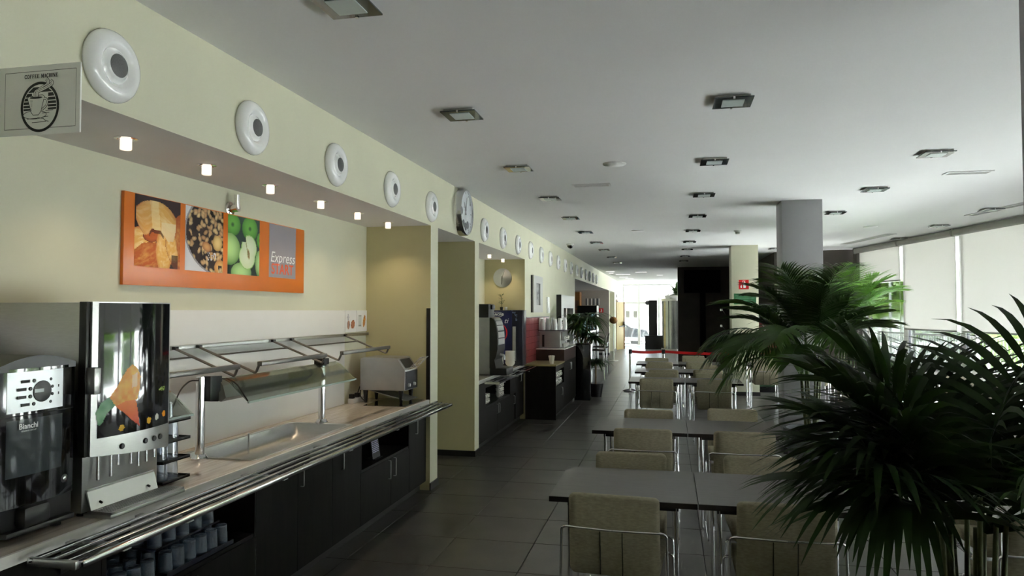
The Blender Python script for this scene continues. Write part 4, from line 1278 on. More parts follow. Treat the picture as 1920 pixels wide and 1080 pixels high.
glass_tray(2.555, 2.90, -2.55, -2.275, 0.462, 3, 4, 'dark tray of glasses at the near end of the open shelf', 'in the near shelf tray', 'glasses in the near tray')
glass_tray(2.93, 3.45, -2.55, -2.275, 0.462, 3, 6, 'dark tray of glasses at the far end of the open shelf', 'in the far shelf tray', 'glasses in the far tray')
t = thing('glass_tray', 'raised dark tray of glasses standing on the glasses of the far tray', 'tray', (-2.42, 3.2, 0.571), 'trays of glasses on the open shelf')
b = MB(); b.box(-2.55, -2.36, 2.96, 3.45, 0.571, 0.579); part('tray_base', b, M_DKBLUE, t)
for j in range(5):
    for i in range(2):
        put_glass(-2.40 - 0.1 * i, 3.0 + 0.1 * j, 0.579, 'tinted glass in the raised shelf tray, %s from the near end, %s row' % (ORD[j], ('front', 'back')[i]), 'glasses in the raised tray', gl1)
b = MB(); b.lathe([(0.05, 0.0), (0.058, 0.004), (0.058, 0.13), (0.055, 0.13), (0.055, 0.01), (0.0, 0.01)], c=(-2.36, 5.10, 0.50), n=20, cap=False); b.lathe([(0.05, 0), (0, 0)], c=(-2.36, 5.10, 0.50), n=20, cap=False)
solo('glass_jar', b, M_GLASSW, 'empty clear jar at the near end of the open shelf with the printed card', 'jar', (-2.36, 5.10, 0.50), smooth=40)
t = thing('shelf_card', 'dark card with rows of lavender print standing on the open shelf', 'card', (-2.34, 5.47, 0.50))
b = MB(); b.prism([(-2.335, 5.42, 0.505), (-2.330, 5.42, 0.505), (-2.355, 5.42, 0.68), (-2.36, 5.42, 0.68)], (0, 0.15, 0)); b.box(-2.40, -2.31, 5.42, 5.57, 0.50, 0.505); part('card_board', b, M_DKBLUE, t)
b = MB(); rn = random.Random(4)
for i in range(9):
    z = 0.667 - i * 0.014; y = 5.43
    while y < 5.55:
        w = rn.uniform(0.008, 0.028); x = -2.330 - (z - 0.505) / 0.175 * 0.025 + 0.0012
        b.box(x - 0.0006, x, y, min(5.56, y + w), z - 0.004, z + 0.004); y += w + 0.006
part('printed_rows', b, M_CARD, t)

# ---- toaster corner
t = thing('conveyor_toaster', 'steel conveyor toaster on black legs in the recess corner', 'toaster', (-2.55, 6.26, ZC))
pr = [(-2.757, 0.978), (-2.757, 1.262), (-2.735, 1.275), (-2.425, 1.275), (-2.40, 1.268), (-2.325, 1.165), (-2.325, 0.978)]
b = MB(); b.prism([(x, 6.11, z) for x, z in pr], (0, 0.33, 0)); part('shell', b, M_STEELD, t, bevel=0.003)
nrm = Vector((0.103, 0, 0.075)).normalized()
b = MB()
q = [(-2.392, 1.257), (-2.335, 1.179)]
b.add([(x + nrm.x * 0.002, y, z + nrm.z * 0.002) for (x, z) in q for y in (6.15, 6.40)], [(0, 1, 3, 2)]); part('bread_slot', b, M_BLACK, t)
b = MB(); b.box(-2.325, -2.319, 6.125, 6.425, 0.985, 1.150); cp = part('control_panel', b, M_DKBLUE, t)
for y in (6.19, 6.33):
    b = MB(); b.lathe([(0.017, 0), (0.014, 0.018), (0.0, 0.019)], c=(-2.319, y, 1.025), axis='X', n=16, cap=False); part('knob', b, M_WHITE, cp, smooth=40)
b = MB()
for y in (6.16, 6.21, 6.26, 6.31, 6.36, 6.39):
    b.tube(fillet([(-2.36, y, 1.165), (-2.31, y, 1.168), (-2.20, y, 1.275)], 0.02, 3), 0.0022, 5)
for (x, z) in ((-2.31, 1.168), (-2.20, 1.275)):
    b.tube([(x, 6.16, z), (x, 6.39, z)], 0.003, 5)
part('wire_rack', b, M_CHROME, t)
for x in (-2.72, -2.375):
    for y in (6.15, 6.40):
        b = MB(); b.lathe([(0.012, 0.0), (0.014, 0.01), (0.024, 0.121)], c=(x, y, ZC + 0.004), n=12); part('leg', b, M_BLACK, t, smooth=40)
b = MB(); b.prism([(-2.68, 6.14, 0.976), (-2.68, 6.14, 0.972), (-2.33, 6.14, 0.885), (-2.30, 6.14, 0.89)], (0, 0.26, 0)); part('crumb_chute', b, M_STEELD, t)
b = MB(); b.box(-2.66, -2.262, 5.965, 6.45, ZC, ZC + 0.004)
solo('glass_hob', b, M_GLOSSBLK, 'dark glass plate set on the worktop under the toaster', 'plate', (-2.46, 6.2, ZC))
t = thing('power_strip', 'white power strip with black plugs behind the toaster', 'power strip', (-2.81, 6.17, ZC))
b = MB(); b.box(-2.85, -2.795, 6.05, 6.38, ZC, ZC + 0.045); part('strip_body', b, M_WHITE, t, bevel=0.005)
for y in (6.08, 6.20):
    b = MB(); b.box(-2.845, -2.80, y - 0.02, y + 0.02, ZC + 0.045, ZC + 0.085); part('plug', b, M_BLACK, t, bevel=0.004)
b = MB(); b.tube(fillet([(-2.82, 6.20, ZC + 0.085), (-2.80, 6.21, ZC + 0.15), (-2.76, 6.13, ZC + 0.16), (-2.745, 6.09, ZC + 0.06), (-2.70, 6.10, ZC + 0.02)], 0.04, 5), 0.005, 6); part('cable', b, M_RUBBER, t, smooth=60)
# ---------------------------------------------------------------- second counter with the yoghurt machines
cabinet(8.304, 10.50, 'dark wood base cabinet with an open shelf of cups under the yoghurt machine', [(8.304, 9.35, 0.085, 0.48, [(9.30, 0.34, 0.46)]), (9.35, 10.42, 0.085, 0.48, [(9.40, 0.34, 0.46), (10.36, 0.33, 0.45)])], None, opening=(8.70, 10.12, 0.50, 0.735), x_front=-2.24)
cabinet(10.50, 11.108, 'dark wood base cabinet under the blue machine', [(10.50, 11.108, 0.085, 0.81, [(10.83, 0.62, 0.745)])], None, x_front=-2.24)
t = thing('worktop', 'pale worktop under the yoghurt machine and bowls', 'worktop', (-2.55, 9.7, ZC))
b = MB(); b.box(-2.878, -2.240, 8.303, 11.108, 0.817, ZC); part('slab', b, M_COUNTER, t)
b = MB(); b.box(-2.240, -2.226, 8.303, 11.108, 0.815, ZC); part('front_edge', b, M_COUNTEDGE, t)
b = MB(); b.box(-2.238, -2.205, 11.112, 11.14, 0.06, 0.72); solo('edge_strip', b, M_STEELD, 'upright metal edge strip at the end of the second counter', 'trim', (-2.22, 11.125, 0.06))
t = thing('tray_rail', 'short chrome tray rail in front of the yoghurt counter', 'rail', (-2.09, 9.75, 0.84))
for x in (-2.155, -2.08):
    b = MB(); b.box(x - 0.009, x + 0.009, 8.40, 11.5, 0.830, 0.845); part('bar', b, M_CHROME, t)
b = MB(); b.box(-2.015, -1.985, 8.40, 11.03, 0.824, 0.847); part('bar', b, M_CHROME, t)
b = MB(); b.box(-2.17, -1.985, 8.38, 8.40, 0.818, 0.846); part('end_plate', b, M_CHROME, t)
for y in (8.7, 9.5, 10.3):
    b = MB(); b.box(-2.245, -1.99, y - 0.02, y + 0.02, 0.812, 0.829); part('bracket', b, M_STEEL, t)

t = thing('yoghurt_machine', 'grey and black yoghurt dispenser with a curved segmented front', 'dispenser', (-2.4, 9.3, ZC))
b = MB(); b.box(-2.80, -2.285, 9.08, 9.52, ZC + 0.01, 1.612); part('body', b, M_STEELD, t, bevel=0.004)
prof = [(-2.285, 1.612), (-2.262, 1.612)] + [(-2.262 + 0.082 * math.sin(a), 1.30 + 0.312 * math.cos(a)) for a in [math.radians(k) for k in (20, 35, 50, 65, 80, 90)]] + [(-2.178, 1.20), (-2.20, 1.10), (-2.22, 1.06), (-2.20, 0.95), (-2.285, 0.95)]
b = MB(); b.prism([(x, 9.08, z) for x, z in prof], (0, 0.44, 0)); part('curved_front', b, M_BLACK, t, smooth=30)
for k in range(5):
    a0, a1 = math.radians(16 + 17 * k), math.radians(30 + 17 * k)
    q = [(-2.262 + 0.088 * math.sin(a), 1.30 + 0.315 * math.cos(a)) for a in (a0, (a0 + a1) / 2, a1)]
    q2 = [(x - 0.006, z - 0.003) for x, z in q]
    b = MB(); b.prism([(x, 9.12, z) for x, z in q + q2[::-1]], (0, 0.36, 0)); part('front_segment', b, M_STEELD if k % 2 else M_STEEL, t)
b = MB(); b.tube(fillet([(-2.20, 9.30, 1.12), (-2.14, 9.30, 1.11), (-2.14, 9.30, 1.05)], 0.02, 4), 0.016, 10); part('spout', b, M_WHITE, t, smooth=50)
b = MB(); b.box(-2.285, -2.06, 9.10, 9.50, ZC + 0.002, 0.95); part('drip_base', b, M_BLACK, t, bevel=0.006)
b = MB(); b.box(-2.56, -2.30, 9.09, 9.40, 1.612, 1.79); b.box(-2.30, -2.275, 9.2, 9.35, 1.72, 1.78)
solo('black_hopper', b, M_BLACK, 'black box standing on top of the grey yoghurt dispenser', 'box', (-2.4, 9.27, 1.612), bevel=0.006)

t = thing('display_cooler', 'tall navy blue cooler with white brand print in the second recess', 'cooler', (-2.5, 10.93, ZC))
b = MB(); b.box(-2.835, -2.195, 10.80, 11.10, ZC, 1.712); part('body', b, M_DKBLUE, t, bevel=0.004)
b = MB(); b.box(-2.825, -2.36, 10.793, 10.80, ZC + 0.03, 1.70); pn = part('blue_front', b, M_BLUE, t)
b = MB(); b.box(-2.345, -2.295, 10.76, 10.80, 0.93, 1.46); part('door_handle', b, M_STEELD, t, bevel=0.006)
FYB = 10.7925
b = MB()
oc = (-2.595, 1.643)
pts = [(oc[0] + 0.098 * math.cos(2 * PI * k / 32), oc[1] + 0.040 * math.sin(2 * PI * k / 32)) for k in range(33)]
for i in range(32):
    (x0, z0), (x1, z1) = pts[i], pts[i + 1]
    f = 0.90
    b.add([(x0, FYB - 0.001, z0), (x1, FYB - 0.001, z1), (oc[0] + (x1 - oc[0]) * f, FYB - 0.001, oc[1] + (z1 - oc[1]) * f), (oc[0] + (x0 - oc[0]) * f, FYB - 0.001, oc[1] + (z0 - oc[1]) * f)], [(0, 1, 2, 3)])
part('oval_print', b, M_WHITEPR, pn)
part('lettering', text_mb('DANONE', 0.050, (oc[0], FYB - 0.001, oc[1]), (1, 0, 0), (0, 0, 1), offset=0.001), M_WHITEPR, pn, label='white brand lettering in an oval')
part('lettering', text_mb('e ti', 0.115, (-2.50, FYB - 0.001, 1.545), (1, 0, 0), (0, 0, 1), shear=0.35), M_WHITEPR, pn, label='white script lettering')
b = MB()
for k in range(10):
    a0, a1 = math.radians(60 - k * 12), math.radians(60 - (k + 1) * 12); w0 = 0.022 * math.sin(PI * k / 10 + 0.1); w1 = 0.022 * math.sin(PI * (k + 1) / 10 + 0.05)
    R0 = 0.15; c0 = (-2.58, 1.36)
    b.add([(c0[0] + R0 * math.cos(a0), FYB - 0.001, c0[1] + R0 * math.sin(a0)), (c0[0] + R0 * math.cos(a1), FYB - 0.001, c0[1] + R0 * math.sin(a1)), (c0[0] + (R0 - w1) * math.cos(a1), FYB - 0.001, c0[1] + (R0 - w1) * math.sin(a1)), (c0[0] + (R0 - w0) * math.cos(a0), FYB - 0.001, c0[1] + (R0 - w0) * math.sin(a0))], [(0, 1, 2, 3)])
part('red_swoosh', b, M_SIGNRED, pn)
b = MB(); rn = random.Random(9)
for k in range(26):
    a = math.radians(rn.uniform(-30, 80)); r = rn.uniform(0.10, 0.135); s_ = rn.uniform(0.004, 0.010)
    x, z = -2.38 + r * math.cos(a) * 0.8, 1.59 + r * math.sin(a) * 0.9
    b.box(x - s_, x + s_, 10.797, 10.7985, z - s_, z + s_)
part('splash_print', b, mat('pale_blue_print', srgb(150, 165, 200), 0.4), t)

def bowl_stack(x, y, r, n, step, label):
    t = thing('bowl_stack', label, 'bowls', (x, y, ZC), 'stacks of white bowls on the yoghurt counter')
    for k in range(n):
        b = MB(); z = ZC + k * step
        b.lathe([(r * 0.42, 0.0), (r * 0.44, 0.012), (r * 0.8, 0.035), (r, 0.072), (r * 0.97, 0.072), (r * 0.76, 0.040), (0, 0.02)], c=(x, y, z), n=24, cap=False)
        part('bowl', b, M_CERAM, t, smooth=50)
bowl_stack(-2.335, 10.55, 0.078, 8, 0.024, 'tall stack of white bowls nearer the tray rail')
bowl_stack(-2.44, 10.30, 0.062, 6, 0.024, 'smaller stack of white bowls beside the spout')

def small_plant(x, y, z, label):
    t = thing('potted_plant', label, 'plant', (x, y, z))
    b = MB(); b.lathe([(0.022, 0), (0.028, 0.05), (0.0, 0.048)], c=(x, y, z), n=14, cap=False); part('pot', b, M_BLACK, t, smooth=40)
    b = MB(); b.tube([(x, y, z + 0.04), (x + 0.005, y, z + 0.14), (x - 0.01, y, z + 0.23)], 0.004, 5); b.tube([(x, y, z + 0.08), (x + 0.05, y, z + 0.16)], 0.003, 5); part('stem', b, M_BARK, t)
    b = MB(); rn = random.Random(3)
    for k in range(26):
        a = rn.uniform(0, 2 * PI); h = rn.uniform(0.09, 0.23); l = rn.uniform(0.06, 0.10)
        p = Vector((x, y, z + h)); d = Vector((math.cos(a), math.sin(a), rn.uniform(-0.1, 0.6))).normalized(); s_ = d.cross(Vector((0, 0, 1))).normalized() * 0.009
        b.add([p, p + d * l * 0.5 - s_, p + d * l, p + d * l * 0.5 + s_], [(0, 1, 2, 3)])
    part('leaves', b, L_DRAC, t)
small_plant(-2.555, 10.92, 1.712, 'tiny plant in a black pot on top of the blue cooler')
b = MB(); b.lathe([(0.022, 0), (0.026, 0.05), (0.024, 0.05), (0.02, 0.01), (0, 0.01)], c=(-2.485, 10.92, 1.712), n=4, cap=False); solo('white_pot', b, M_WHITE, 'small white square pot beside the tiny plant on the blue cooler', 'pot', (-2.485, 10.92, 1.712))

t = thing('wall_clock', 'round brushed steel clock on the end wall of the yoghurt recess', 'clock', (-2.583, 11.11, 2.23))
b = MB(); b.lathe([(0.150, 0.0), (0.150, -0.012), (0.0, -0.035)], c=(-2.583, 11.11, 2.23), axis='Y', n=40, cap=False); part('dial', b, M_STEEL, t, smooth=30)
for (a, l) in ((70, 0.12), (-95, 0.11)):
    a = math.radians(a); b = MB(); c, s_ = math.cos(a), math.sin(a)
    b.prism([(-2.583 + u * c - v * s_, 11.07, 2.23 + u * s_ + v * c) for u, v in ((-0.02, -0.006), (l, -0.004), (l, 0.004), (-0.02, 0.006))], (0, 0.004, 0)); part('hand', b, M_CHROME if a > 0 else M_BLACK, t)

def cup_mb(c, r=0.036, h=0.06):
    b = MB(); b.lathe([(r * 0.55, 0), (r * 0.62, 0.004), (r * 0.92, h * 0.5), (r, h), (r - 0.003, h), (r * 0.8, h * 0.4), (0, 0.006)], c=c, n=18, cap=False)
    pts = [(c[0] + r * 0.9 * 0.7, c[1] - r * 0.65, c[2] + h * 0.8), (c[0] + r * 1.25, c[1] - r * 1.15, c[2] + h * 0.75), (c[0] + r * 1.15, c[1] - r * 1.05, c[2] + h * 0.3), (c[0] + r * 0.6, c[1] - r * 0.55, c[2] + h * 0.25)]
    b.tube(fillet(pts, 0.012, 3), 0.004, 6)
    return b
cup_me = mesh_of(cup_mb((0, 0, 0)), 'cup', M_CERAM, 45)
def put_cup(x, y, z, label, group, s=1.0):
    o = bpy.data.objects.new('cup', cup_me); COL.objects.link(o); o.location = (x, y, z); o.scale = (s, s, s)
    o['label'] = label; o['category'] = 'cup'; o['group'] = group
for k in range(4):
    for lv in range(2):
        put_cup(-2.315, 8.80 + 0.088 * k, 0.502 + lv * 0.062, 'white cup under the yoghurt dispenser, near group, %s along, %s layer' % (ORD[k], ('bottom', 'top')[lv]), 'cups on the second counter shelf', 1.05)
for k in range(3):
    for lv in range(3):
        put_cup(-2.315, 9.70 + 0.09 * k, 0.502 + lv * 0.062, 'white cup under the yoghurt dispenser, far group, %s along, %s layer' % (ORD[k], ('bottom', 'middle', 'top')[lv]), 'cups on the second counter shelf', 1.05)

# ---- red tiled splashback and what hangs beyond it
t = thing('tiled_splashback', 'dark red tiled splashback on the cream wall past the second recess', 'splashback', (WX, 12.3, 0.86))
b = MB(); b.box(WX, WX + 0.006, 11.145, 13.40, 0.86, 1.59); part('backing', b, mat('red_joint', srgb(90, 20, 26), 0.7), t)
tl = MB(); tl.box(0, 0.008, -0.1225, 0.1225, -0.0485, 0.0485); tl_me = mesh_of(tl, 'tile', M_RED, bevel=0.002, seg=1)
for r in range(7):
    for c in range(9):
        o = bpy.data.objects.new('tile', tl_me); COL.objects.link(o); o.parent = t
        o.location = (0.006, 11.145 + 0.125 + 0.25 * c - 12.3, 0.052 + 0.104 * r); ORG[o.name] = ORG[t.name]
b = MB(); b.box(WX, WX + 0.02, 11.145, 13.40, 1.591, 1.603); part('top_trim', b, M_STEELD, t)
b = MB(); b.box(WX + 0.016, WX + 0.035, 12.28, 12.62, 1.33, 1.58); solo('switch_box', b, M_WHITE, 'white box mounted on the red tiles behind the paper cups', 'switch', (WX + 0.02, 12.45, 1.45), bevel=0.004)
t = thing('wall_picture', 'deep pale picture frame with a dark abstract print on the cream wall', 'picture', (WX, 12.05, 1.98))
b = MB(); b.box(WX, WX + 0.03, 11.62, 12.48, 1.675, 2.295); part('black_side', b, M_BLACK, t)
b = MB()
for (y0, y1, z0, z1) in ((11.62, 11.86, 1.675, 2.295), (12.24, 12.48, 1.675, 2.295), (11.86, 12.24, 1.675, 1.80), (11.86, 12.24, 2.17, 2.295)):
    b.box(WX + 0.03, WX + 0.05, y0, y1, z0, z1)
part('frame', b, M_ROLLER, t)
def absp(u, v): return mixc(srgb(60, 62, 66), srgb(176, 178, 176), vn(u * 5 + 2, v * 9) * 0.7 + vn(u * 14, v * 20) * 0.3 - 0.1)
print_mesh('print', absp, 24, 30, lambda u, v: (WX + 0.0315, 11.86 + 0.38 * u, 1.80 + 0.37 * v), absp, t)
b = MB(); b.box(WX, WX + 0.02, 13.20, 13.42, 1.66, 1.96); b.box(WX + 0.02, WX + 0.03, 13.22, 13.40, 1.67, 1.76); solo('wall_thermostat', b, M_WHITE, 'narrow white control plate on the cream wall beyond the picture', 'switch', (WX, 13.3, 1.8))
t = thing('wall_unit', 'pale grey boxed wall unit with a dark opening, behind the tall plant', 'wall unit', (WX, 15.4, 1.4))
b = MB(); b.box(WX, WX + 0.10, 14.38, 14.42, 0.95, 2.03); part('black_side', b, M_BLACK, t)
b = MB(); b.box(WX, WX + 0.10, 14.42, 16.45, 1.76, 2.03); b.box(WX, WX + 0.10, 14.42, 14.72, 0.95, 1.76); b.box(WX, WX + 0.10, 16.25, 16.45, 0.95, 1.76); part('surround', b, mat('pale_grey_panel', (0.52, 0.54, 0.53), 0.4), t)
b = MB(); b.box(WX, WX + 0.02, 14.72, 16.25, 0.95, 1.76); part('recess_back', b, M_GLOSSBLK, t)
b = MB(); b.box(WX + 0.02, WX + 0.09, 14.72, 14.78, 0.95, 1.76); b.box(WX + 0.02, WX + 0.05, 15.5, 15.56, 0.95, 1.76); part('highlight_strip', b, M_STEEL, t)  # steel strips stand in for a vertical highlight in the dark opening

# ---- dark cabinet standing forward of the wall
t = thing('bar_cabinet', 'dark brown drinks cabinet standing forward of the wall beyond the yoghurt counter', 'cabinet', (-1.97, 12.3, 0))
b = MB(); b.box(-2.205, -1.722, 11.07, 11.09, 0.0, 0.835); part('end_panel', b, M_WENGE, t)
b = MB(); b.box(-2.205, -1.74, 11.09, 13.55, 0.08, 0.50); b.box(-2.205, -1.74, 12.0, 13.55, 0.50, 0.835); b.box(-2.205, -2.0, 11.09, 12.0, 0.50, 0.835); part('carcass', b, M_WENGE_IN, t)
b = MB(); b.box(-2.0, -1.725, 11.09, 12.0, 0.755, 0.835); b.box(-2.0, -1.725, 11.98, 12.0, 0.50, 0.755); part('shelf_frame', b, M_WENGE, t)
b = MB(); b.box(-2.15, -1.78, 11.09, 13.5, 0.0, 0.08); part('toe_kick', b, M_BASEB, t)
for (y0, y1, z0, z1, hy) in ((11.09, 12.0, 0.085, 0.50, 11.68), (12.0, 12.75, 0.085, 0.83, 12.70), (12.75, 13.55, 0.085, 0.83, 12.82)):
    b = MB(); b.box(-1.74, -1.722, y0 + 0.002, y1 - 0.002, z0, z1); d = part('door', b, M_WENGE, t)
    part('handle', handle_mb(hy, z1 - 0.17, z1 - 0.05, -1.722), M_STEELD, d, smooth=50)
b = MB(); b.box(-2.205, -1.715, 11.06, 12.02, 0.835, 0.857); part('top', b, mat('yellowish_wood', srgb(150, 140, 96), 0.35, var=0.1), t)
b = MB(); b.box(-2.205, -1.722, 12.02, 13.55, 0.835, 1.045); part('riser', b, mat('red_brown_wood', (0.035, 0.016, 0.014), 0.4, var=0.2), t)
b = MB(); b.box(-2.205, -1.715, 12.01, 13.56, 1.045, 1.06); part('riser_top', b, M_COUNTEDGE, t)
b = MB()
for k in range(9):
    a = 2 * PI * k / 9; x, y = -1.83 + 0.02 * math.cos(a), 11.35 + 0.02 * math.sin(a)
    b.tube([(x, y, 0.857), (-1.83 + 0.042 * math.cos(a), 11.35 + 0.042 * math.sin(a), 0.985)], 0.012, 6)
b.lathe([(0.03, 0), (0.036, 0.09), (0, 0.09)], c=(-1.83, 11.35, 0.857), n=14, cap=False)
solo('napkin_cup', b, M_CERAM, 'white cup of rolled napkins on the low end of the drinks cabinet', 'cup', (-1.83, 11.35, 0.857), smooth=50)
for lv in range(2):
    for k in range(4):
        put_cup(-1.79, 11.20 + 0.18 * k, 0.503 + lv * 0.115, 'large white cup in the drinks cabinet shelf, %s along, %s layer' % (ORD[k], ('bottom', 'top')[lv]), 'cups in the drinks cabinet', 1.75)
t = thing('espresso_machine', 'steel box-shaped coffee machine on the raised end of the drinks cabinet', 'coffee machine', (-1.97, 12.5, 1.06))
b = MB(); b.box(-2.17, -1.81, 12.15, 12.85, 1.075, 1.355); part('housing', b, M_STEELD, t, bevel=0.005)
b = MB(); b.box(-2.125, -2.085, 12.146, 12.15, 1.085, 1.29); part('dark_slot', b, M_BLACK, t)
b = MB(); b.box(-2.19, -1.735, 12.12, 12.95, 1.355, 1.368); part('cup_rack', b, M_BLACK, t)
b = MB(); b.box(-1.81, -1.74, 12.2, 12.85, 1.062, 1.075); b.box(-1.81, -1.74, 12.2, 12.85, 1.19, 1.20); b.box(-1.81, -1.78, 12.2, 12.85, 1.20, 1.34); part('group_head', b, M_STEEL, t)
for z in (1.076, 1.201):
    for q, y in enumerate((12.28, 12.48, 12.70)):
        put_cup(-1.765, y, z, 'small white cup on the %s ledge of the steel coffee machine, %s along' % ('lower' if z < 1.1 else 'upper', ORD[q]), 'cups at the steel coffee machine', 1.0)
cupp = MB(); 
cupp.lathe([(0.026, 0.0), (0.036, 0.0), (0.032, 0.11), (0.0, 0.11)], n=16, cap=False)
for k in range(10):
    cupp.lathe([(0.0345 - 0.0006 * 0, 0.0 + 0.011 * k), (0.037, 0.004 + 0.011 * k), (0.0345, 0.008 + 0.011 * k)], c=(0, 0, 0.0), n=16, cap=False)
st = MB(); st.lathe([(0.040, 0.0), (0.040, 0.11), (0.037, 0.13), (0.028, 0.215), (0.0, 0.217)], n=18, cap=False)
st_me = mesh_of(st, 'paper_cup_stack', M_WHITE, 50)
for k in range(6):
    o = bpy.data.objects.new('paper_cup_stack', st_me); COL.objects.link(o); o.location = (-2.14 + 0.072 * k, 12.30 + 0.10 * (k % 3), 1.368); o.scale = (1, 1, 0.9 + 0.05 * (k % 3))
    o['label'] = 'upturned stack of white paper cups on the steel coffee machine, %s from the cream wall' % ORD[k]; o['category'] = 'cups'; o['group'] = 'paper cups on the coffee machine'

# ---------------------------------------------------------------- ceiling fittings
def ceiling_light(x, y, label):
    t = thing('ceiling_light', label, 'ceiling light', (x, y, CEIL), 'square glass ceiling lights')
    h = 0.118
    b = MB(); b.box(x - h, x + h, y - h, y + h, CEIL - 0.024, CEIL - 0.016); part('glass_plate', b, M_DKGLASS, t, bevel=0.001, seg=1)
    b = MB(); b.box(x - 0.066, x + 0.066, y - 0.072, y + 0.072, CEIL - 0.028, CEIL - 0.024); part('diffuser', b, M_FROST, t)
    b = MB(); b.box(x - 0.10, x + 0.10, y - 0.10, y + 0.10, CEIL - 0.016, CEIL); part('housing', b, M_ROLLER, t)
    for (dx, dy) in ((0, -0.110), (0, 0.110)):
        b = MB(); b.box(x + dx - 0.006, x + dx + 0.006, y + dy - 0.010, y + dy + 0.010, CEIL - 0.029, CEIL - 0.014); part('clip', b, M_CHROME, t)
    return t
GRID = []
for x, ys, nm in ((-1.342, (2.807, 4.573, 6.427, 8.236, 10.04, 11.92, 13.80, 15.45, 17.6, 19.6), 'in the row beside the cream wall'), (0.405, (2.8, 4.648, 6.498, 8.345, 10.19, 12.06, 13.98, 15.66, 17.60, 19.27), 'in the middle row over the tables'),
                  (2.20, (6.567, 8.376, 10.254, 12.1, 13.95, 15.9), 'in the row right of the columns'), (4.11, (10.37, 12.19, 14.19), 'in the row along the window blinds')):
    for i, y in enumerate(ys):
        GRID.append((x, y, 'square glass ceiling light, %s from the camera %s' % (ORD[i], nm)))
cl = ceiling_light(*GRID[0])
for g in GRID[1:]:
    copy_tree(cl, (g[0], g[1], CEIL), label=g[2])
def speaker(x, y, label):
    b = MB(); b.lathe([(0.105, 0), (0.105, -0.006), (0.095, -0.012), (0.0, -0.014)], c=(x, y, CEIL), n=28, cap=False)
    solo('ceiling_speaker', b, M_WHITE, label, 'speaker', (x, y, CEIL), 'round ceiling speakers', smooth=40)
speaker(-0.467, 6.47, 'white round speaker in the ceiling, nearest the camera'); speaker(-0.482, 11.95, 'white round speaker in the ceiling, far along the middle'); speaker(3.127, 12.2, 'white round speaker in the ceiling near the window blinds')
def vent(c, ax, ay, l, w, label):
    t = thing('ceiling_vent', label, 'vent', (c[0], c[1], CEIL), 'slotted ceiling vents')
    ax = Vector(ax); ay = Vector(ay); C = Vector((c[0], c[1], 0))
    def bx(mb, a0, a1, b0, b1, z0, z1):
        q = [C + ax * a + ay * b_ for a, b_ in ((a0, b0), (a1, b0), (a1, b1), (a0, b1))]
        mb.add([(p.x, p.y, z0) for p in q] + [(p.x, p.y, z1) for p in q], [(3, 2, 1, 0), (4, 5, 6, 7), (0, 1, 5, 4), (1, 2, 6, 5), (2, 3, 7, 6), (3, 0, 4, 7)])
    f = MB(); bx(f, -l / 2, l / 2, -w / 2, -w / 2 + 0.02, CEIL - 0.01, CEIL); bx(f, -l / 2, l / 2, w / 2 - 0.02, w / 2, CEIL - 0.01, CEIL); bx(f, -l / 2, -l / 2 + 0.02, -w / 2 + 0.02, w / 2 - 0.02, CEIL - 0.01, CEIL); bx(f, l / 2 - 0.02, l / 2, -w / 2 + 0.02, w / 2 - 0.02, CEIL - 0.01, CEIL)
    part('frame', f, M_WHITE, t)
    g = MB(); bx(g, -l / 2 + 0.02, l / 2 - 0.02, -w / 2 + 0.02, w / 2 - 0.02, CEIL - 0.003, CEIL); part('dark_slot', g, M_MESHGR, t)
    n = max(2, int((w - 0.04) / 0.03))
    for i in range(n):
        p = -w / 2 + 0.02 + (w - 0.04) * (i + 0.5) / n; s_ = MB(); bx(s_, -l / 2 + 0.02, l / 2 - 0.02, p - 0.003, p + 0.003, CEIL - 0.008, CEIL - 0.003); part('slat', s_, M_WHITE, t)
vent((-0.784, 7.52), (1, 0, 0), (0, 1, 0), 0.40, 0.15, 'slotted vent in the ceiling between the first speaker and the wall')
vent((2.82, 7.60), (1, 0, 0), (0, 1, 0), 0.40, 0.15, 'slotted vent in the bright ceiling right of the columns')
vent((3.60, 14.3), (TD.x, TD.y, 0), (ND.x, ND.y, 0), 1.9, 0.16, 'long slotted vent along the blinds at the far end')
vent((4.28, 10.1), (TD.x, TD.y, 0), (ND.x, ND.y, 0), 1.9, 0.16, 'long slotted vent along the blinds nearer the camera')
t = thing('dome_camera', 'black dome camera under the ceiling by the cream wall', 'camera', (-1.889, 14.04, CEIL))
b = MB(); b.lathe([(0.075, 0), (0.075, -0.03), (0.068, -0.035), (0, -0.035)], c=(-1.889, 14.04, CEIL), n=20, cap=False); part('mount', b, M_ROLLER, t, smooth=40)
b = MB(); b.lathe([(0.064, -0.035)] + [(0.064 * math.cos(math.radians(a)), -0.035 - 0.06 * math.sin(math.radians(a))) for a in (20, 40, 60, 80, 89.9)], c=(-1.889, 14.04, CEIL), n=20, cap=False); part('dome', b, M_GLOSSBLK, t, smooth=60)
t = thing('smoke_detector', 'white smoke detector under the ceiling before the cream column', 'detector', (1.128, 12.3, CEIL))
b = MB(); b.lathe([(0.06, 0), (0.06, -0.015), (0.05, -0.022), (0, -0.022)], c=(1.128, 12.3, CEIL), n=18, cap=False); part('base', b, M_WHITE, t, smooth=40)
b = MB(); b.lathe([(0.038, -0.022), (0.038, -0.05), (0.030, -0.06), (0, -0.062)], c=(1.128, 12.3, CEIL), n=18, cap=False); part('sensor_head', b, M_ROLLER, t, smooth=40)
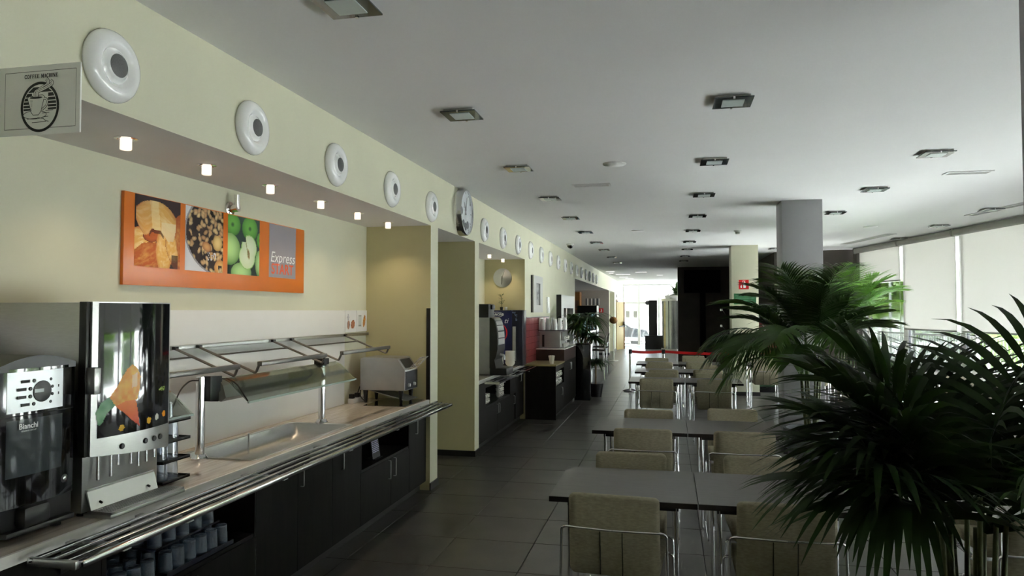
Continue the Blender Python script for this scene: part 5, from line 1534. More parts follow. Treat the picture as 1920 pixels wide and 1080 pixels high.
# ---------------------------------------------------------------- tables and chairs
def make_table(label):
    t = thing('dining_table', label, 'table', (0, 0, 0), 'dark square dining tables')
    b = MB(); b.box(-0.370, 0.370, -0.36, 0.36, 0.722, 0.7485); part('tabletop', b, M_TABEDGE, t, local=True, bevel=0.001, seg=1)
    b = MB(); b.box(-0.3695, 0.3695, -0.3595, 0.3595, 0.7485, 0.750); part('laminate', b, M_TABLE, t, local=True)
    b = MB()
    for (x0, x1, y0, y1) in ((-0.28, 0.28, -0.31, -0.29), (-0.28, 0.28, 0.29, 0.31), (-0.28, -0.26, -0.29, 0.29), (0.26, 0.28, -0.29, 0.29)):
        b.box(x0, x1, y0, y1, 0.695, 0.722)
    part('under_frame', b, M_BLACK, t, local=True)
    for x in (-0.269, 0.269):
        for y in (-0.30, 0.30):
            b = MB(); b.tube([(x, y, 0.0), (x, y, 0.722)], 0.011, 10); part('leg', b, M_CHROME, t, local=True, smooth=60)
    return t
def make_chair(label):
    t = thing('dining_chair', label, 'chair', (0, 0, 0), 'olive beige chairs at the dark tables')
    # backrest: padded slab, gently curved in plan, leaning back
    nu, nz_ = 10, 8; vs = []; fs = []
    def back(u, z, side):
        x = (u - 0.5) * 0.435
        lean = -0.035 * (z - 0.42) / 0.39
        curve = 0.022 * (2 * u - 1) ** 2
        return Vector((x, 0.012 + lean + curve + (0.022 if side else -0.022), z))
    out = rrect(0.435, 0.392, 0.028, 4)
    k = len(out); b = MB()
    loops = []
    for (sc_, side, off) in ((0.93, 0, -0.004), (1.0, 0, 0.008), (1.0, 1, -0.008), (0.93, 1, 0.004)):
        lp = []
        for (x, z) in out:
            zz = 0.614 + z * (sc_ if abs(sc_ - 1) < 1e-6 else 0.955); u = 0.5 + x * sc_ / 0.435
            p = back(u, zz, side); p.y += off * (1 if side == 0 else 1); lp.append(p)
        loops.append(lp)
    for lp in loops: vs += lp
    for i in range(3):
        for j in range(k):
            fs.append((i * k + j, i * k + (j + 1) % k, (i + 1) * k + (j + 1) % k, (i + 1) * k + j))
    # faces closed by centre strips so that the curve is kept
    def cap(lp_i, side, off):
        base = lp_i * k
        grid = []
        c = len(vs)
        n = 6
        for a in range(n):
            u = 0.5 + (0.435 * 0.93) * ((a + 0.5) / n - 0.5) / 0.435
            p = back(u, 0.614, side); p.y += off; vs.append(p)
        for j in range(k):
            j2 = (j + 1) % k
            a1 = min(n - 1, max(0, int((vs[base + j].x / (0.435 * 0.93) + 0.5) * n))); a2 = min(n - 1, max(0, int((vs[base + j2].x / (0.435 * 0.93) + 0.5) * n)))
            if a1 == a2: fs.append((base + j, base + j2, c + a1))
            else:
                st = 1 if a2 > a1 else -1; prev = a1
                fs.append((base + j, base + j2, c + a1))
                for a in range(a1, a2, st):
                    fs.append((base + j2, c + a + st, c + a))
    cap(0, 0, -0.004); cap(3, 1, 0.004)
    b.add(vs, fs)
    br = part('backrest', b, M_FABRIC, t, local=True, smooth=55)
    for x in (-0.062, 0.045):
        s_ = MB(); u = 0.5 + x / 0.435
        pts = [back(u, z, 0) + Vector((0, -0.0048, 0)) for z in (0.432, 0.50, 0.57, 0.64)]
        for i in range(3):
            a, c = pts[i], pts[i + 1]
            s_.box(x - 0.0025, x + 0.0025, min(a.y, c.y) - 0.0012, max(a.y, c.y) + 0.002, a.z, c.z)
        part('seam', s_, M_SEAM, br, local=True)
    b = MB(); b.box(-0.218, 0.218, 0.03, 0.455, 0.425, 0.482); part('seat', b, M_FABRIC, t, local=True, bevel=0.018, seg=3)
    b = MB(); r = 0.0062
    pts = [(0.0, -0.046, 0.652), (-0.232, -0.028, 0.652), (-0.252, -0.018, 0.640), (-0.262, -0.035, 0.007), (-0.262, 0.43, 0.007), (-0.252, 0.40, 0.425), (-0.10, 0.38, 0.419), (0.0, 0.38, 0.419)]
    full = pts + [(-x, y, z) for x, y, z in pts[::-1][1:]]
    b.tube(fillet(full, 0.022, 4), r, 8); part('sled_frame', b, M_CHROME, t, local=True, smooth=60)
    return t

ROWN = {1: 'nearest table row', 2: 'second table row', 3: 'third table row', 4: 'fourth table row', 5: 'fifth table row', 6: 'last table row'}
tb = make_table('dark table, left half of the nearest table row, empty top')
TABS = [(-0.236, 4.02, 1, 'left half of the'), (0.510, 4.02, 1, 'right half of the'), (-0.232, 6.10, 2, 'left half of the'), (0.515, 6.10, 2, 'right half of the'), (-0.162, 10.14, 3, 'left half of the'), (0.585, 10.14, 3, 'right half of the'),
        (-0.150, 11.73, 4, 'left half of the'), (0.580, 11.73, 4, 'right half of the'), (-0.20, 13.45, 5, 'left half of the'), (0.545, 13.45, 5, 'right half of the')]
for i, (x, y, r, side) in enumerate(TABS):
    lab = 'dark table, %s %s, joined edge to edge with its neighbour' % (side, ROWN[r])
    o = tb if i == 0 else copy_tree(tb)
    o.location = (x, y, 0); o['label'] = lab
    if side.startswith('right'): o.rotation_euler = (0, 0, PI)
SIDE = [(1.76, 4.05, 'dark table behind the big near palm'), (2.51, 4.05, 'dark table by the window side, behind the near palm'), (1.78, 6.15, 'dark table between the near palm and the grey planter'), (2.53, 6.15, 'dark table by the window side, level with the second row'),
        (2.55, 10.2, 'dark table on the window side of the grey column'), (1.68, 13.62, 'dark table beside the cream column, under palm fronds'), (2.43, 13.62, 'dark table on the window side before the vending machine'), (4.25, 7.9, 'dark table close to the windows, nearer one'), (3.9, 10.6, 'dark table close to the windows, farther one')]
for (x, y, lab) in SIDE:
    copy_tree(tb, (x, y, 0), label=lab)
ch = make_chair('olive beige chair with its back to us, left seat of the nearest table row')
CH = [(-0.265, 3.51, -4, 1, 'left'), (0.525, 3.52, 0, 1, 'right'), (-0.235, 4.57, 180, 1, 'left'), (0.545, 4.61, 182, 1, 'right'), (-0.195, 5.52, -1, 2, 'left'), (0.54, 5.53, 0, 2, 'right'), (-0.18, 6.60, 180, 2, 'left'), (0.56, 6.79, 180, 2, 'right'),
      (-0.16, 9.62, 0, 3, 'left'), (0.575, 9.63, 0, 3, 'right'), (-0.12, 10.58, 180, 3, 'left'), (0.575, 10.60, 180, 3, 'right'), (-0.075, 11.07, 0, 4, 'left'), (0.58, 11.21, 0, 4, 'right'), (-0.16, 12.27, 180, 4, 'left'), (0.565, 12.19, 180, 4, 'right'),
      (-0.145, 12.76, 0, 5, 'left'), (0.515, 12.87, 0, 5, 'right'), (-0.22, 13.90, 180, 5, 'left'), (0.515, 13.95, 180, 5, 'right'), (0.48, 14.68, 180, 6, 'single')]
for i, (x, y, a, r, side) in enumerate(CH):
    far = a > 90
    lab = 'olive beige chair %s, %s seat of the %s' % ('facing us across the table' if far else 'with its back to us', side, ROWN[r])
    o = ch if i == 0 else copy_tree(ch)
    o.location = (x, y, 0); o.rotation_euler = (0, 0, math.radians(a)); o['label'] = lab
SC_ = [(1.635, 3.50, 0, 'olive beige chair at the right edge, behind the near palm'), (2.45, 3.52, 0, 'olive beige chair by the window side table behind the near palm'), (1.80, 4.62, 180, 'olive beige chair across the table behind the near palm'), (2.52, 4.62, 180, 'olive beige chair across the window side table behind the near palm'),
       (1.80, 5.60, 0, 'olive beige chair with its back to us by the grey planter'), (2.52, 5.62, 0, 'olive beige chair on the window side, level with the second row'), (1.80, 6.72, 180, 'olive beige chair facing us by the grey planter'), (2.55, 9.66, 0, 'olive beige chair beside the grey column'), (2.52, 10.78, 180, 'olive beige chair facing us beside the grey column'),
       (1.66, 13.06, 0, 'olive beige chair with its back to us beside the cream column'), (2.42, 13.06, 0, 'olive beige chair on the window side before the vending machine'), (1.70, 14.2, 180, 'olive beige chair facing us against the cream column'), (4.25, 7.35, 0, 'olive beige chair close to the windows with its back to us'), (4.25, 8.46, 180, 'olive beige chair close to the windows facing us'), (3.9, 10.05, 0, 'olive beige chair at the farther window table with its back to us'), (3.9, 11.16, 180, 'olive beige chair at the farther window table facing us')]
for (x, y, a, lab) in SC_:
    copy_tree(ch, (x, y, 0), math.radians(a), lab)

# ---------------------------------------------------------------- palms
def frond_mb(base, az, elev, length, droop, leaf, width, n, rn, petiole=0.34, lift=0.25, dr=1.0, fold=0.5):
    mb = MB(); p = Vector(base); steps = 26; ds = length / steps; e = elev; pts = [p.copy()]; dirs = []
    for i in range(steps):
        d = Vector((math.cos(az) * math.cos(e), math.sin(az) * math.cos(e), math.sin(e)))
        p = p + d * ds; pts.append(p.copy()); dirs.append(d)
        e -= droop * ds * (0.35 + 1.3 * i / steps)
    dirs.append(dirs[-1])
    mb.tube(pts, 0.0085, 5, r2=0.0018)
    for k in range(n):
        t = petiole + (1 - petiole) * (k + 0.5) / n
        f = t * steps; i = min(steps - 1, int(f)); q = pts[i].lerp(pts[i + 1], f - i); d = dirs[i]
        sv = d.cross(Vector((0, 0, 1)))
        if sv.length < 0.05: sv = Vector((-math.sin(az), math.cos(az), 0))
        sv.normalize(); up = sv.cross(d).normalized()
        s01 = (t - petiole) / (1 - petiole)
        L = leaf * (0.45 + 0.75 * math.sin(PI * min(1, 0.22 + 0.72 * s01))) * rn.uniform(0.85, 1.12)
        fw = 0.55 + 0.9 * s01
        for sg in (-1, 1):
            dd = (sv * sg + d * fw + up * (lift + rn.uniform(-0.12, 0.12))).normalized()
            q0 = q.copy(); row = []; m = 5
            wv = (d - dd * d.dot(dd)).normalized(); wv = (wv + up * (-fold) * 1.0).normalized()
            for j in range(m + 1):
                w = width * (0.35, 1.0, 1.0, 0.82, 0.5, 0.04)[j] * 0.5
                row.append((q0 - wv * w, q0 + wv * w))
                dd = (dd + Vector((0, 0, -1)) * dr * L * 0.42).normalized()
                q0 = q0 + dd * (L / m)
            vs = [v for r_ in row for v in r_]
            mb.add(vs, [(2 * j, 2 * j + 1, 2 * j + 3, 2 * j + 2) for j in range(m)])
    return mb
def palm(name, label, c, pot, leafmat, fronds, stemmat, crown_z, seed, spread=0.08, stems=6, stem_r=0.014, cat='plant'):
    rn = random.Random(seed)
    t = thing(name, label, cat, c)
    x, y = c[0], c[1]; r0, r1, hp = pot
    b = MB(); b.lathe([(r0, 0.0), (r0 * 1.02, 0.01), (r1 * 0.97, hp - 0.05), (r1 * 1.0, hp - 0.045), (r1 * 1.03, hp - 0.04), (r1 * 1.03, hp), (r1 * 0.93, hp), (r1 * 0.92, hp - 0.05)], c=(x, y, 0), n=32, cap=False); b.lathe([(r0, 0), (0, 0)], c=(x, y, 0), n=32, cap=False)
    part('pot', b, M_POTGREY, t, smooth=35)
    b = MB(); b.lathe([(r1 * 0.93, hp - 0.05), (r1 * 0.5, hp - 0.035), (0, hp - 0.03)], c=(x, y, 0), n=24, cap=False); part('soil', b, M_SOIL, t, smooth=60)
    tops = []
    for k in range(stems):
        a = 2 * PI * k / stems + rn.uniform(-0.3, 0.3); r = spread * rn.uniform(0.4, 1)
        p0 = Vector((x + r * math.cos(a), y + r * math.sin(a), hp - 0.06)); top = Vector((x + r * 2.2 * math.cos(a), y + r * 2.2 * math.sin(a), crown_z * rn.uniform(0.86, 1.05)))
        b = MB(); b.tube([p0, p0.lerp(top, 0.5) + Vector((rn.uniform(-.01, .01), rn.uniform(-.01, .01), 0)), top], stem_r, 8, r2=stem_r * 0.6); part('stem', b, stemmat, t, smooth=60)
        tops.append(top)
    for i, f in enumerate(fronds):
        az, el, L, dr_, leaf, w, n = f[:7]
        tp = min(tops, key=lambda q: -math.cos(math.atan2(q.y - y, q.x - x) - math.radians(az)))
        kw = f[7] if len(f) > 7 else {}
        part('frond', frond_mb(tp, math.radians(az), math.radians(el), L, dr_, leaf, w, n, rn, **kw), leafmat, t, smooth=70)
    return t
rn = random.Random(5)
NEAR = []
for (az, el, L, lift) in ((172, 56, 0.56, 0.5), (194, 48, 0.46, 0.3), (158, 64, 0.66, 0.6), (142, 46, 0.58, 0.4), (120, 72, 0.66, 0.7), (104, 56, 0.70, 0.6), (86, 74, 0.70, 0.8), (66, 60, 0.72, 0.6), (48, 72, 0.74, 0.7), (30, 50, 0.72, 0.4), (12, 64, 0.70, 0.5), (-6, 44, 0.66, 0.3), (-24, 60, 0.60, 0.4), (-46, 52, 0.50, 0.3), (212, 66, 0.42, 0.4),
                        (180, 26, 0.46, 0.2), (150, 28, 0.50, 0.2), (128, 20, 0.56, 0.2), (20, 20, 0.62, 0.1), (-14, 14, 0.56, 0.1), (60, 24, 0.6, 0.2), (96, 22, 0.6, 0.2), (160, 78, 0.64, 0.8), (20, 84, 0.66, 0.8), (100, 84, 0.6, 0.9), (-40, 20, 0.46, 0.1), (176, 72, 0.56, 0.7), (200, 20, 0.40, 0.1), (168, 40, 0.46, 0.0), (136, 60, 0.55, 0.0), (40, 36, 0.60, 0.0), (4, 52, 0.62, -0.1), (-20, 36, 0.55, -0.1), (225, 56, 0.36, 0.0), (75, 48, 0.62, 0.1), (110, 40, 0.60, 0.1), (-2, 74, 0.62, 0.0), (28, 66, 0.66, 0.0)):
    L *= 0.80 if math.cos(math.radians(az)) < -0.45 else 1.0
    NEAR.append((az + rn.uniform(-6, 6), el, L, 1.7, 0.35, 0.026, 15, dict(petiole=0.18, lift=lift, dr=1.15, fold=0.15)))
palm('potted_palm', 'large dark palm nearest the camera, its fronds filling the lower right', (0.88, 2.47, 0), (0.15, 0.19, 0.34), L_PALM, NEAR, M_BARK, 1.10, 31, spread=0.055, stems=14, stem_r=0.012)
MID = []
for k in range(30):
    az = k * 137.5 + rn.uniform(-15, 15); el = (36, 60, 76, 86)[k % 4] + rn.uniform(-8, 8)
    MID.append((az, el, rn.uniform(0.80, 1.05) * (0.72 if math.cos(math.radians(az)) > 0.25 else 1.0), 1.3, 0.36, 0.024, 30, dict(petiole=0.20, lift=0.5, dr=1.0, fold=0.35)))
for (az, el, L) in ((178, 28, 1.05), (192, 44, 1.05), (165, 16, 0.95), (205, 24, 0.95), (186, 8, 0.9), (220, 34, 0.9), (150, 30, 1.0), (250, 20, 0.8), (280, 30, 0.8), (310, 16, 0.8)):
    MID.append((az, el, L, 1.5, 0.36, 0.026, 26, dict(petiole=0.28, lift=0.2, dr=1.3, fold=0.2)))
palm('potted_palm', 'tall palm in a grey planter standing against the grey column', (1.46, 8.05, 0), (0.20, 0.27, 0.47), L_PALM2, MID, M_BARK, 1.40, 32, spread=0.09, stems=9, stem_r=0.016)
SUNLIT = []
for k in range(22):
    az = k * 137.5; el = (50, 66, 80)[k % 3] + rn.uniform(-8, 8)
    SUNLIT.append((az, el, rn.uniform(0.80, 1.02) * (0.72 if math.cos(math.radians(az)) > 0.4 else 1.0), 1.3, 0.34, 0.020, 36, dict(petiole=0.22, lift=0.35, dr=0.8, fold=0.3)))
palm('potted_palm', 'bright sunlit green palm by the windows behind the grey column', (2.60, 11.55, 0), (0.18, 0.24, 0.42), L_PALM3, SUNLIT, M_BARK, 1.62, 33, spread=0.09, stems=8, stem_r=0.014)

# tall black planter with strap leaved plants by the drinks cabinet
t = thing('planter', 'tall black planter of strap-leaved plants at the end of the drinks cabinet', 'planter', (-1.60, 13.85, 0))
b = MB(); b.box(-1.76, -1.46, 13.62, 14.05, 0.0, 1.06); part('planter_box', b, M_GLOSSBLK, t, bevel=0.006)
b = MB(); b.box(-1.74, -1.48, 13.64, 14.03, 1.06, 1.075); part('soil', b, M_SOIL, t)
rd = random.Random(12)
def rosette(c, n, L, w, up=0.6):
    mb = MB()
    for k in range(n):
        a = rd.uniform(0, 2 * PI); e = rd.uniform(-0.2, 1.2) * up
        d = Vector((math.cos(a) * math.cos(e), math.sin(a) * math.cos(e), math.sin(e))); s_ = d.cross(Vector((0, 0, 1))).normalized(); q = Vector(c); vs = []; l = L * rd.uniform(0.7, 1.15)
        for j in range(6):
            ww = w * (0.6, 1, 1, 0.85, 0.55, 0.04)[j] * 0.5
            vs += [q - s_ * ww, q + s_ * ww]; d = (d + Vector((0, 0, -0.9 * l * 0.5))).normalized(); q = q + d * l / 5
        mb.add(vs, [(2 * j, 2 * j + 1, 2 * j + 3, 2 * j + 2) for j in range(5)])
    return mb
for (x, y, zt, L, n) in ((-1.52, 13.8, 1.60, 0.56, 90), (-1.70, 13.75, 1.44, 0.44, 70), (-1.80, 13.64, 1.56, 0.38, 60), (-1.58, 13.98, 1.28, 0.42, 50), (-1.42, 13.75, 1.22, 0.40, 40)):
    b = MB(); b.tube([(x * 0.5 - 1.60 * 0.5, 13.85, 1.05), (x, y, zt)], 0.018, 8, r2=0.012); part('stem', b, M_TAN, t, smooth=60)
    part('leaf_rosette', rosette((x, y, zt), n, L, 0.052), L_DRAC, t, smooth=70)
t = thing('potted_plant', 'low strap-leaved plant in a dark pot on the floor beside the black planter', 'plant', (-1.42, 14.3, 0))
b = MB(); b.lathe([(0.11, 0), (0.15, 0.26), (0.14, 0.26), (0.0, 0.24)], c=(-1.42, 14.3, 0), n=20, cap=False); part('pot', b, M_BLACK, t, smooth=40)
b = MB(); b.tube([(-1.42, 14.3, 0.24), (-1.42, 14.3, 0.70)], 0.018, 8); part('stem', b, M_TAN, t)
part('leaf_rosette', rosette((-1.42, 14.3, 0.70), 60, 0.44, 0.048), L_DRAC, t, smooth=70)

# ---------------------------------------------------------------- belt barrier, cream column signs, rack, television
def stanchion(x, y, to, label):
    t = thing('barrier_post', label, 'barrier', (x, y, 0), 'belt barrier posts')
    b = MB(); b.lathe([(0.165, 0.0), (0.165, 0.012), (0.14, 0.024), (0.05, 0.045), (0.03, 0.06)], c=(x, y, 0), n=28); part('base', b, M_CHROME, t, smooth=40)
    b = MB(); b.tube([(x, y, 0.05), (x, y, 0.80)], 0.030, 16); part('pole', b, M_CHROME, t, smooth=50)
    b = MB(); b.lathe([(0.036, 0.79), (0.036, 0.875), (0.030, 0.885), (0, 0.885)], c=(x, y, 0), n=20); part('belt_head', b, M_BLACK, t, smooth=40)
    d = Vector((to[0] - x, to[1] - y, 0)); L = d.length; d.normalize(); nrm = Vector((-d.y, d.x, 0)) * 0.0015
    mb = MB(); N = 10; vs = []
    for i in range(N + 1):
        s_ = 0.036 + (L - 0.072) * i / N; sag = -0.018 * 4 * (i / N) * (1 - i / N); p = Vector((x, y, 0)) + d * s_; zz = 0.865 + (to[2] - 0.865) * i / N + sag
        for (o, z) in ((nrm, zz), (nrm, zz - 0.055), (-nrm, zz - 0.055), (-nrm, zz)): vs.append(p + o + Vector((0, 0, z)))
    fs = [(4 * i + j, 4 * i + (j + 1) % 4, 4 * i + 4 + (j + 1) % 4, 4 * i + 4 + j) for i in range(N) for j in range(4)] + [(0, 1, 2, 3), (4 * N + 3, 4 * N + 2, 4 * N + 1, 4 * N)]
    mb.add(vs, fs); part('belt', mb, M_BELT, t)
stanchion(-0.795, 15.44, (-0.105, 15.55, 0.865), 'chrome barrier post with red belt at the aisle end of the barrier')
stanchion(-0.105, 15.55, (1.262, 15.25, 0.855), 'chrome barrier post in the middle of the red belt')
t = thing('fire_sign', 'red fire extinguisher sign high on the cream column', 'sign', (1.49, 15.09, 2.23))
b = MB(); b.box(1.396, 1.589, 15.085, 15.09, 2.137, 2.328); part('sign_board', b, M_SIGNRED, t)
def pic(pts, y, nm, m, t):
    b = MB(); b.add([(x, y, z) for x, z in pts], [tuple(range(len(pts)))]); part(nm, b, m, t)
def ext_pic(x0, z0, s_, y, t):
    q = lambda P: [(x0 + a * s_, z0 + c * s_) for a, c in P]
    pic(q([(0.48, 0.14), (0.70, 0.14), (0.72, 0.20), (0.72, 0.66), (0.68, 0.74), (0.63, 0.78), (0.63, 0.84), (0.55, 0.84), (0.55, 0.78), (0.50, 0.74), (0.46, 0.66), (0.46, 0.20)]), y, 'extinguisher_mark', M_WHITEPR, t)
    pic(q([(0.40, 0.86), (0.66, 0.86), (0.70, 0.90), (0.44, 0.92), (0.36, 0.88), (0.34, 0.60), (0.37, 0.60)]), y, 'extinguisher_mark', M_WHITEPR, t)
    pic(q([(0.20, 0.16), (0.30, 0.14), (0.33, 0.26), (0.28, 0.36), (0.30, 0.50), (0.22, 0.40), (0.16, 0.28)]), y, 'flame_mark', M_WHITEPR, t)
ext_pic(1.396, 2.137, 0.19, 15.0845, t)
t = thing('green_sign', 'green striped notice below the fire sign on the cream column', 'sign', (1.51, 15.09, 1.94))
b = MB(); b.box(1.300, 1.729, 15.084, 15.09, 1.832, 2.052); part('sign_board', b, M_SIGNGREEN, t)
for i in range(4):
    b = MB(); b.box(1.33, 1.70 - 0.05 * (i % 2), 15.0832, 15.084, 1.865 + 0.045 * i, 1.872 + 0.045 * i); part('text_line', b, mat('pale_green_print', srgb(150, 190, 160), 0.4), t)
t = thing('vending_machine', 'tall dark machine with a red lower panel behind the cream column', 'vending machine', (2.06, 16.05, 0))
b = MB(); b.box(1.80, 2.28, 15.76, 16.35, 0.0, 1.85); part('body', b, M_BLACK, t, bevel=0.006)
b = MB(); b.box(1.815, 2.265, 15.752, 15.76, 0.80, 1.50); rp = part('red_panel', b, mat('deep_red_panel', srgb(92, 16, 18), 0.5), t)
b = MB(); b.box(1.815, 2.265, 15.752, 15.76, 0.12, 0.79); part('green_panel', b, mat('dark_green_panel', srgb(30, 60, 36), 0.4), t)
b = MB(); b.box(1.815, 2.265, 15.752, 15.76, 1.52, 1.82); part('dark_window', b, M_GLOSSBLK, t)
b = MB(); yy = 15.751
for k in range(7):
    z = 0.90 + 0.075 * k; x = 1.90 + 0.03 * (k % 2); b.tube(fillet([(x, yy, z), (x + 0.06, yy, z + 0.03), (x + 0.02, yy, z + 0.055)], 0.02, 3), 0.007, 5)
part('white_script', b, M_WHITEPR, rp)
t = thing('leaflet_rack', 'leaflet rack with clear slanted pockets beside the cream column', 'rack', (1.30, 16.2, 0))
b = MB(); b.box(1.20, 1.52, 16.05, 16.35, 0, 0.03); part('base', b, M_BLACK, t)
b = MB(); b.box(1.30, 1.34, 16.18, 16.22, 0.03, 1.75); part('upright', b, M_BLACK, t)
for z in (0.80, 1.15, 1.50):
    b = MB(); b.prism([(1.30, 16.06, z), (1.295, 16.06, z), (1.13, 16.06, z + 0.22), (1.14, 16.06, z + 0.23)], (0, 0.28, 0)); b.prism([(1.30, 16.06, z), (1.30, 16.06, z + 0.01), (1.20, 16.06, z + 0.01), (1.20, 16.06, z)], (0, 0.28, 0)); part('pocket', b, P_ACRYL, t)
    b = MB(); b.box(1.115, 1.145, 16.07, 16.33, z + 0.20, z + 0.245); part('pocket_lip', b, M_STEEL, t)
t = thing('television', 'large switched-off television on the dark end wall', 'television', (1.0, 22.2, 2.6))
b = MB(); b.box(0.47, 1.53, 22.14, 22.20, 2.24, 2.93); part('bezel', b, M_SCREEN, t, bevel=0.01)
b = MB(); b.box(0.50, 1.50, 22.137, 22.14, 2.28, 2.90); part('screen', b, M_SCREEN, t)
b = MB(); b.box(0.85, 1.15, 22.20, 22.30, 2.4, 2.75); part('wall_bracket', b, M_BLACK, t)
b = MB(); b.box(0.93, 1.10, 22.25, 22.30, 0.0, 2.3); solo('cable_duct', b, M_SCREEN, 'dark vertical cable duct on the wall under the television', 'duct', (1.0, 22.28, 0))

# ---------------------------------------------------------------- bar opening, far door, lobby
def bar_stool(x, y, label):
    t = thing('bar_stool', label, 'stool', (x, y, 0), 'bar stools along the bar opening')
    b = MB(); b.box(x - 0.20, x + 0.20, y - 0.20, y + 0.20, 0.72, 0.755); part('seat', b, mat('brown_mesh', (0.10, 0.085, 0.07), 0.7, var=0.2), t, bevel=0.012)
    b = MB(); b.prism([(x + 0.16, y - 0.19, 0.80), (x + 0.175, y - 0.19, 0.80), (x + 0.23, y - 0.19, 1.10), (x + 0.215, y - 0.19, 1.10)], (0, 0.38, 0)); part('backrest', b, MATS['brown_mesh'], t, bevel=0.004)
    for sx in (-1, 1):
        for sy in (-1, 1):
            b = MB(); b.tube([(x + sx * 0.15, y + sy * 0.15, 0.725), (x + sx * 0.20, y + sy * 0.20, 0.0)], 0.012, 8); part('leg', b, M_CHROME, t, smooth=60)
    b = MB(); b.tube([(x + s_ * 0.18, y + q * 0.18, 0.28) for s_, q in ((-1, -1), (1, -1), (1, 1), (-1, 1))], 0.009, 6, closed=True); part('foot_ring', b, M_CHROME, t)
    for sy in (-1, 1):
        b = MB(); b.tube([(x + 0.17, y + sy * 0.15, 0.74), (x + 0.19, y + sy * 0.15, 0.95)], 0.009, 6); part('back_post', b, M_CHROME, t)
bar_stool(-1.72, 17.7, 'bar stool with a dark mesh back, first past the strap-leaved plants'); bar_stool(-1.78, 19.3, 'bar stool with a dark mesh back, farther along the bar opening')
t = thing('bar_counter', 'dark bar counter inside the wide wall opening', 'counter', (-2.6, 20.8, 0))
b = MB(); b.box(-2.75, -2.32, 17.6, 23.6, 0.08, 1.06); part('body', b, M_WENGE, t)
b = MB(); b.box(-2.80, -2.25, 17.5, 23.65, 1.06, 1.10); part('counter_top', b, M_GLOSSBLK, t)
b = MB(); b.box(-2.72, -2.36, 17.6, 23.6, 0.0, 0.08); part('toe_kick', b, M_BASEB, t)
for k, (y, lab) in enumerate(((20.3, 'white candle on the bar counter, nearer one'), (23.2, 'white candle on the bar counter, farther one'))):
    b = MB(); b.lathe([(0.05, 0), (0.05, 0.24), (0.012, 0.25), (0, 0.25)], c=(-2.4, y, 1.10), n=14, cap=False); solo('pillar_candle', b, M_WHITE, lab, 'candle', (-2.4, y, 1.10), 'candles on the bar', smooth=40)
t = thing('drinks_fridge', 'upright drinks fridge with a pale blue lit panel in the bar opening', 'fridge', (-2.65, 24.4, 0))
b = MB(); b.box(-3.0, -2.34, 24.0, 24.7, 0.0, 1.88); part('body', b, M_BLACK, t, bevel=0.01)
b = MB(); b.box(-2.95, -2.40, 23.992, 24.0, 1.05, 1.60); part('lit_panel', b, mat('pale_blue_panel', (0.45, 0.62, 0.72), 0.3, emit=(0.5, 0.75, 0.9), estr=0.08), t)
b = MB(); b.box(-2.95, -2.40, 23.992, 24.0, 0.25, 1.0); part('shelf_window', b, M_GLOSSBLK, t)
t = thing('tall_cabinet', 'tall brown shelf cabinet at the back of the bar', 'cabinet', (-3.6, 27.3, 0))
b = MB(); b.box(-4.0, -3.28, 27.05, 27.64, 0.0, 2.42); part('body', b, M_DOORF, t)
for z in (1.3, 1.75, 2.1):
    b = MB(); b.box(-3.96, -3.32, 27.03, 27.05, z - 0.3, z); part('door', b, mat('red_brown_wood2', (0.09, 0.04, 0.028), 0.45, var=0.2), t)
for k in range(4):
    x = -3.08 + 0.145 * k
    t = thing('wall_picture', 'narrow picture with a white edge on the bar end wall, %s of four' % ORD[k], 'picture', (x, 27.65, 2.05), 'row of narrow pictures in the bar')
    b = MB(); b.box(x - 0.045, x + 0.02, 27.62, 27.65, 1.92, 2.18); part('panel', b, M_POTGREY, t)
    b = MB(); b.box(x + 0.02, x + 0.055, 27.61, 27.65, 1.92, 2.18); part('white_edge', b, M_WHITE, t)
t = thing('fire_sign', 'small red fire extinguisher sign on the bar end wall', 'sign', (-2.52, 27.65, 1.72))
b = MB(); b.box(-2.61, -2.44, 27.644, 27.65, 1.63, 1.80); part('sign_board', b, M_SIGNRED, t)
ext_pic(-2.60, 1.635, 0.155, 27.6435, t)
t = thing('floor_stand', 'slim stand topped by a round tan wooden ball by the far opening', 'stand', (-1.83, 24.6, 0))
b = MB(); b.lathe([(0.16, 0), (0.16, 0.012), (0.03, 0.03)], c=(-1.83, 24.6, 0), n=20); part('base', b, M_STEEL, t, smooth=40)
b = MB(); b.tube([(-1.83, 24.6, 0.02), (-1.83, 24.6, 1.28)], 0.014, 10); part('pole', b, M_STEEL, t)
b = MB(); b.lathe([(0.0, 1.26)] + [(0.14 * math.sin(math.radians(a)), 1.38 - 0.12 * math.cos(math.radians(a))) for a in range(15, 180, 15)] + [(0.0, 1.50)], c=(-1.83, 24.6, 0), n=20, cap=False); part('ball', b, M_TAN2, t, smooth=60)
# far door, standing ajar
mb = MB()
for (y0, y1, z0, z1) in ((31.28, 31.36, 0, 2.18), (32.29, 32.37, 0, 2.18), (31.28, 32.37, 2.12, 2.20)):
    mb.box(-2.24, WX + 0.02, y0, y1, z0, z1)
dfr = struct('door_1', mb, M_DOORF)
mb = MB(); mb.prism([(-2.19, 31.40, 0.01), (-1.93, 32.27, 0.01), (-1.97, 32.285, 0.01), (-2.23, 31.415, 0.01)], (0, 0, 2.08)); struct('door_leaf', mb, M_DOORW, parent=dfr)
mb = MB(); mb.prism([(-1.955, 32.19, 0.01), (-1.895, 32.27, 0.01), (-1.93, 32.29, 0.01), (-1.97, 32.285, 0.01)], (0, 0, 2.08)); struct('door_edge', mb, M_DOORF, parent=dfr)
mb = MB(); mb.tube([(-2.08, 31.55, 1.02), (-1.90, 32.16, 1.04)], 0.022, 8); mb.box(-1.94, -1.88, 32.08, 32.2, 0.98, 1.22); struct('panic_bar', mb, M_BLACK, parent=dfr)
mb = MB()
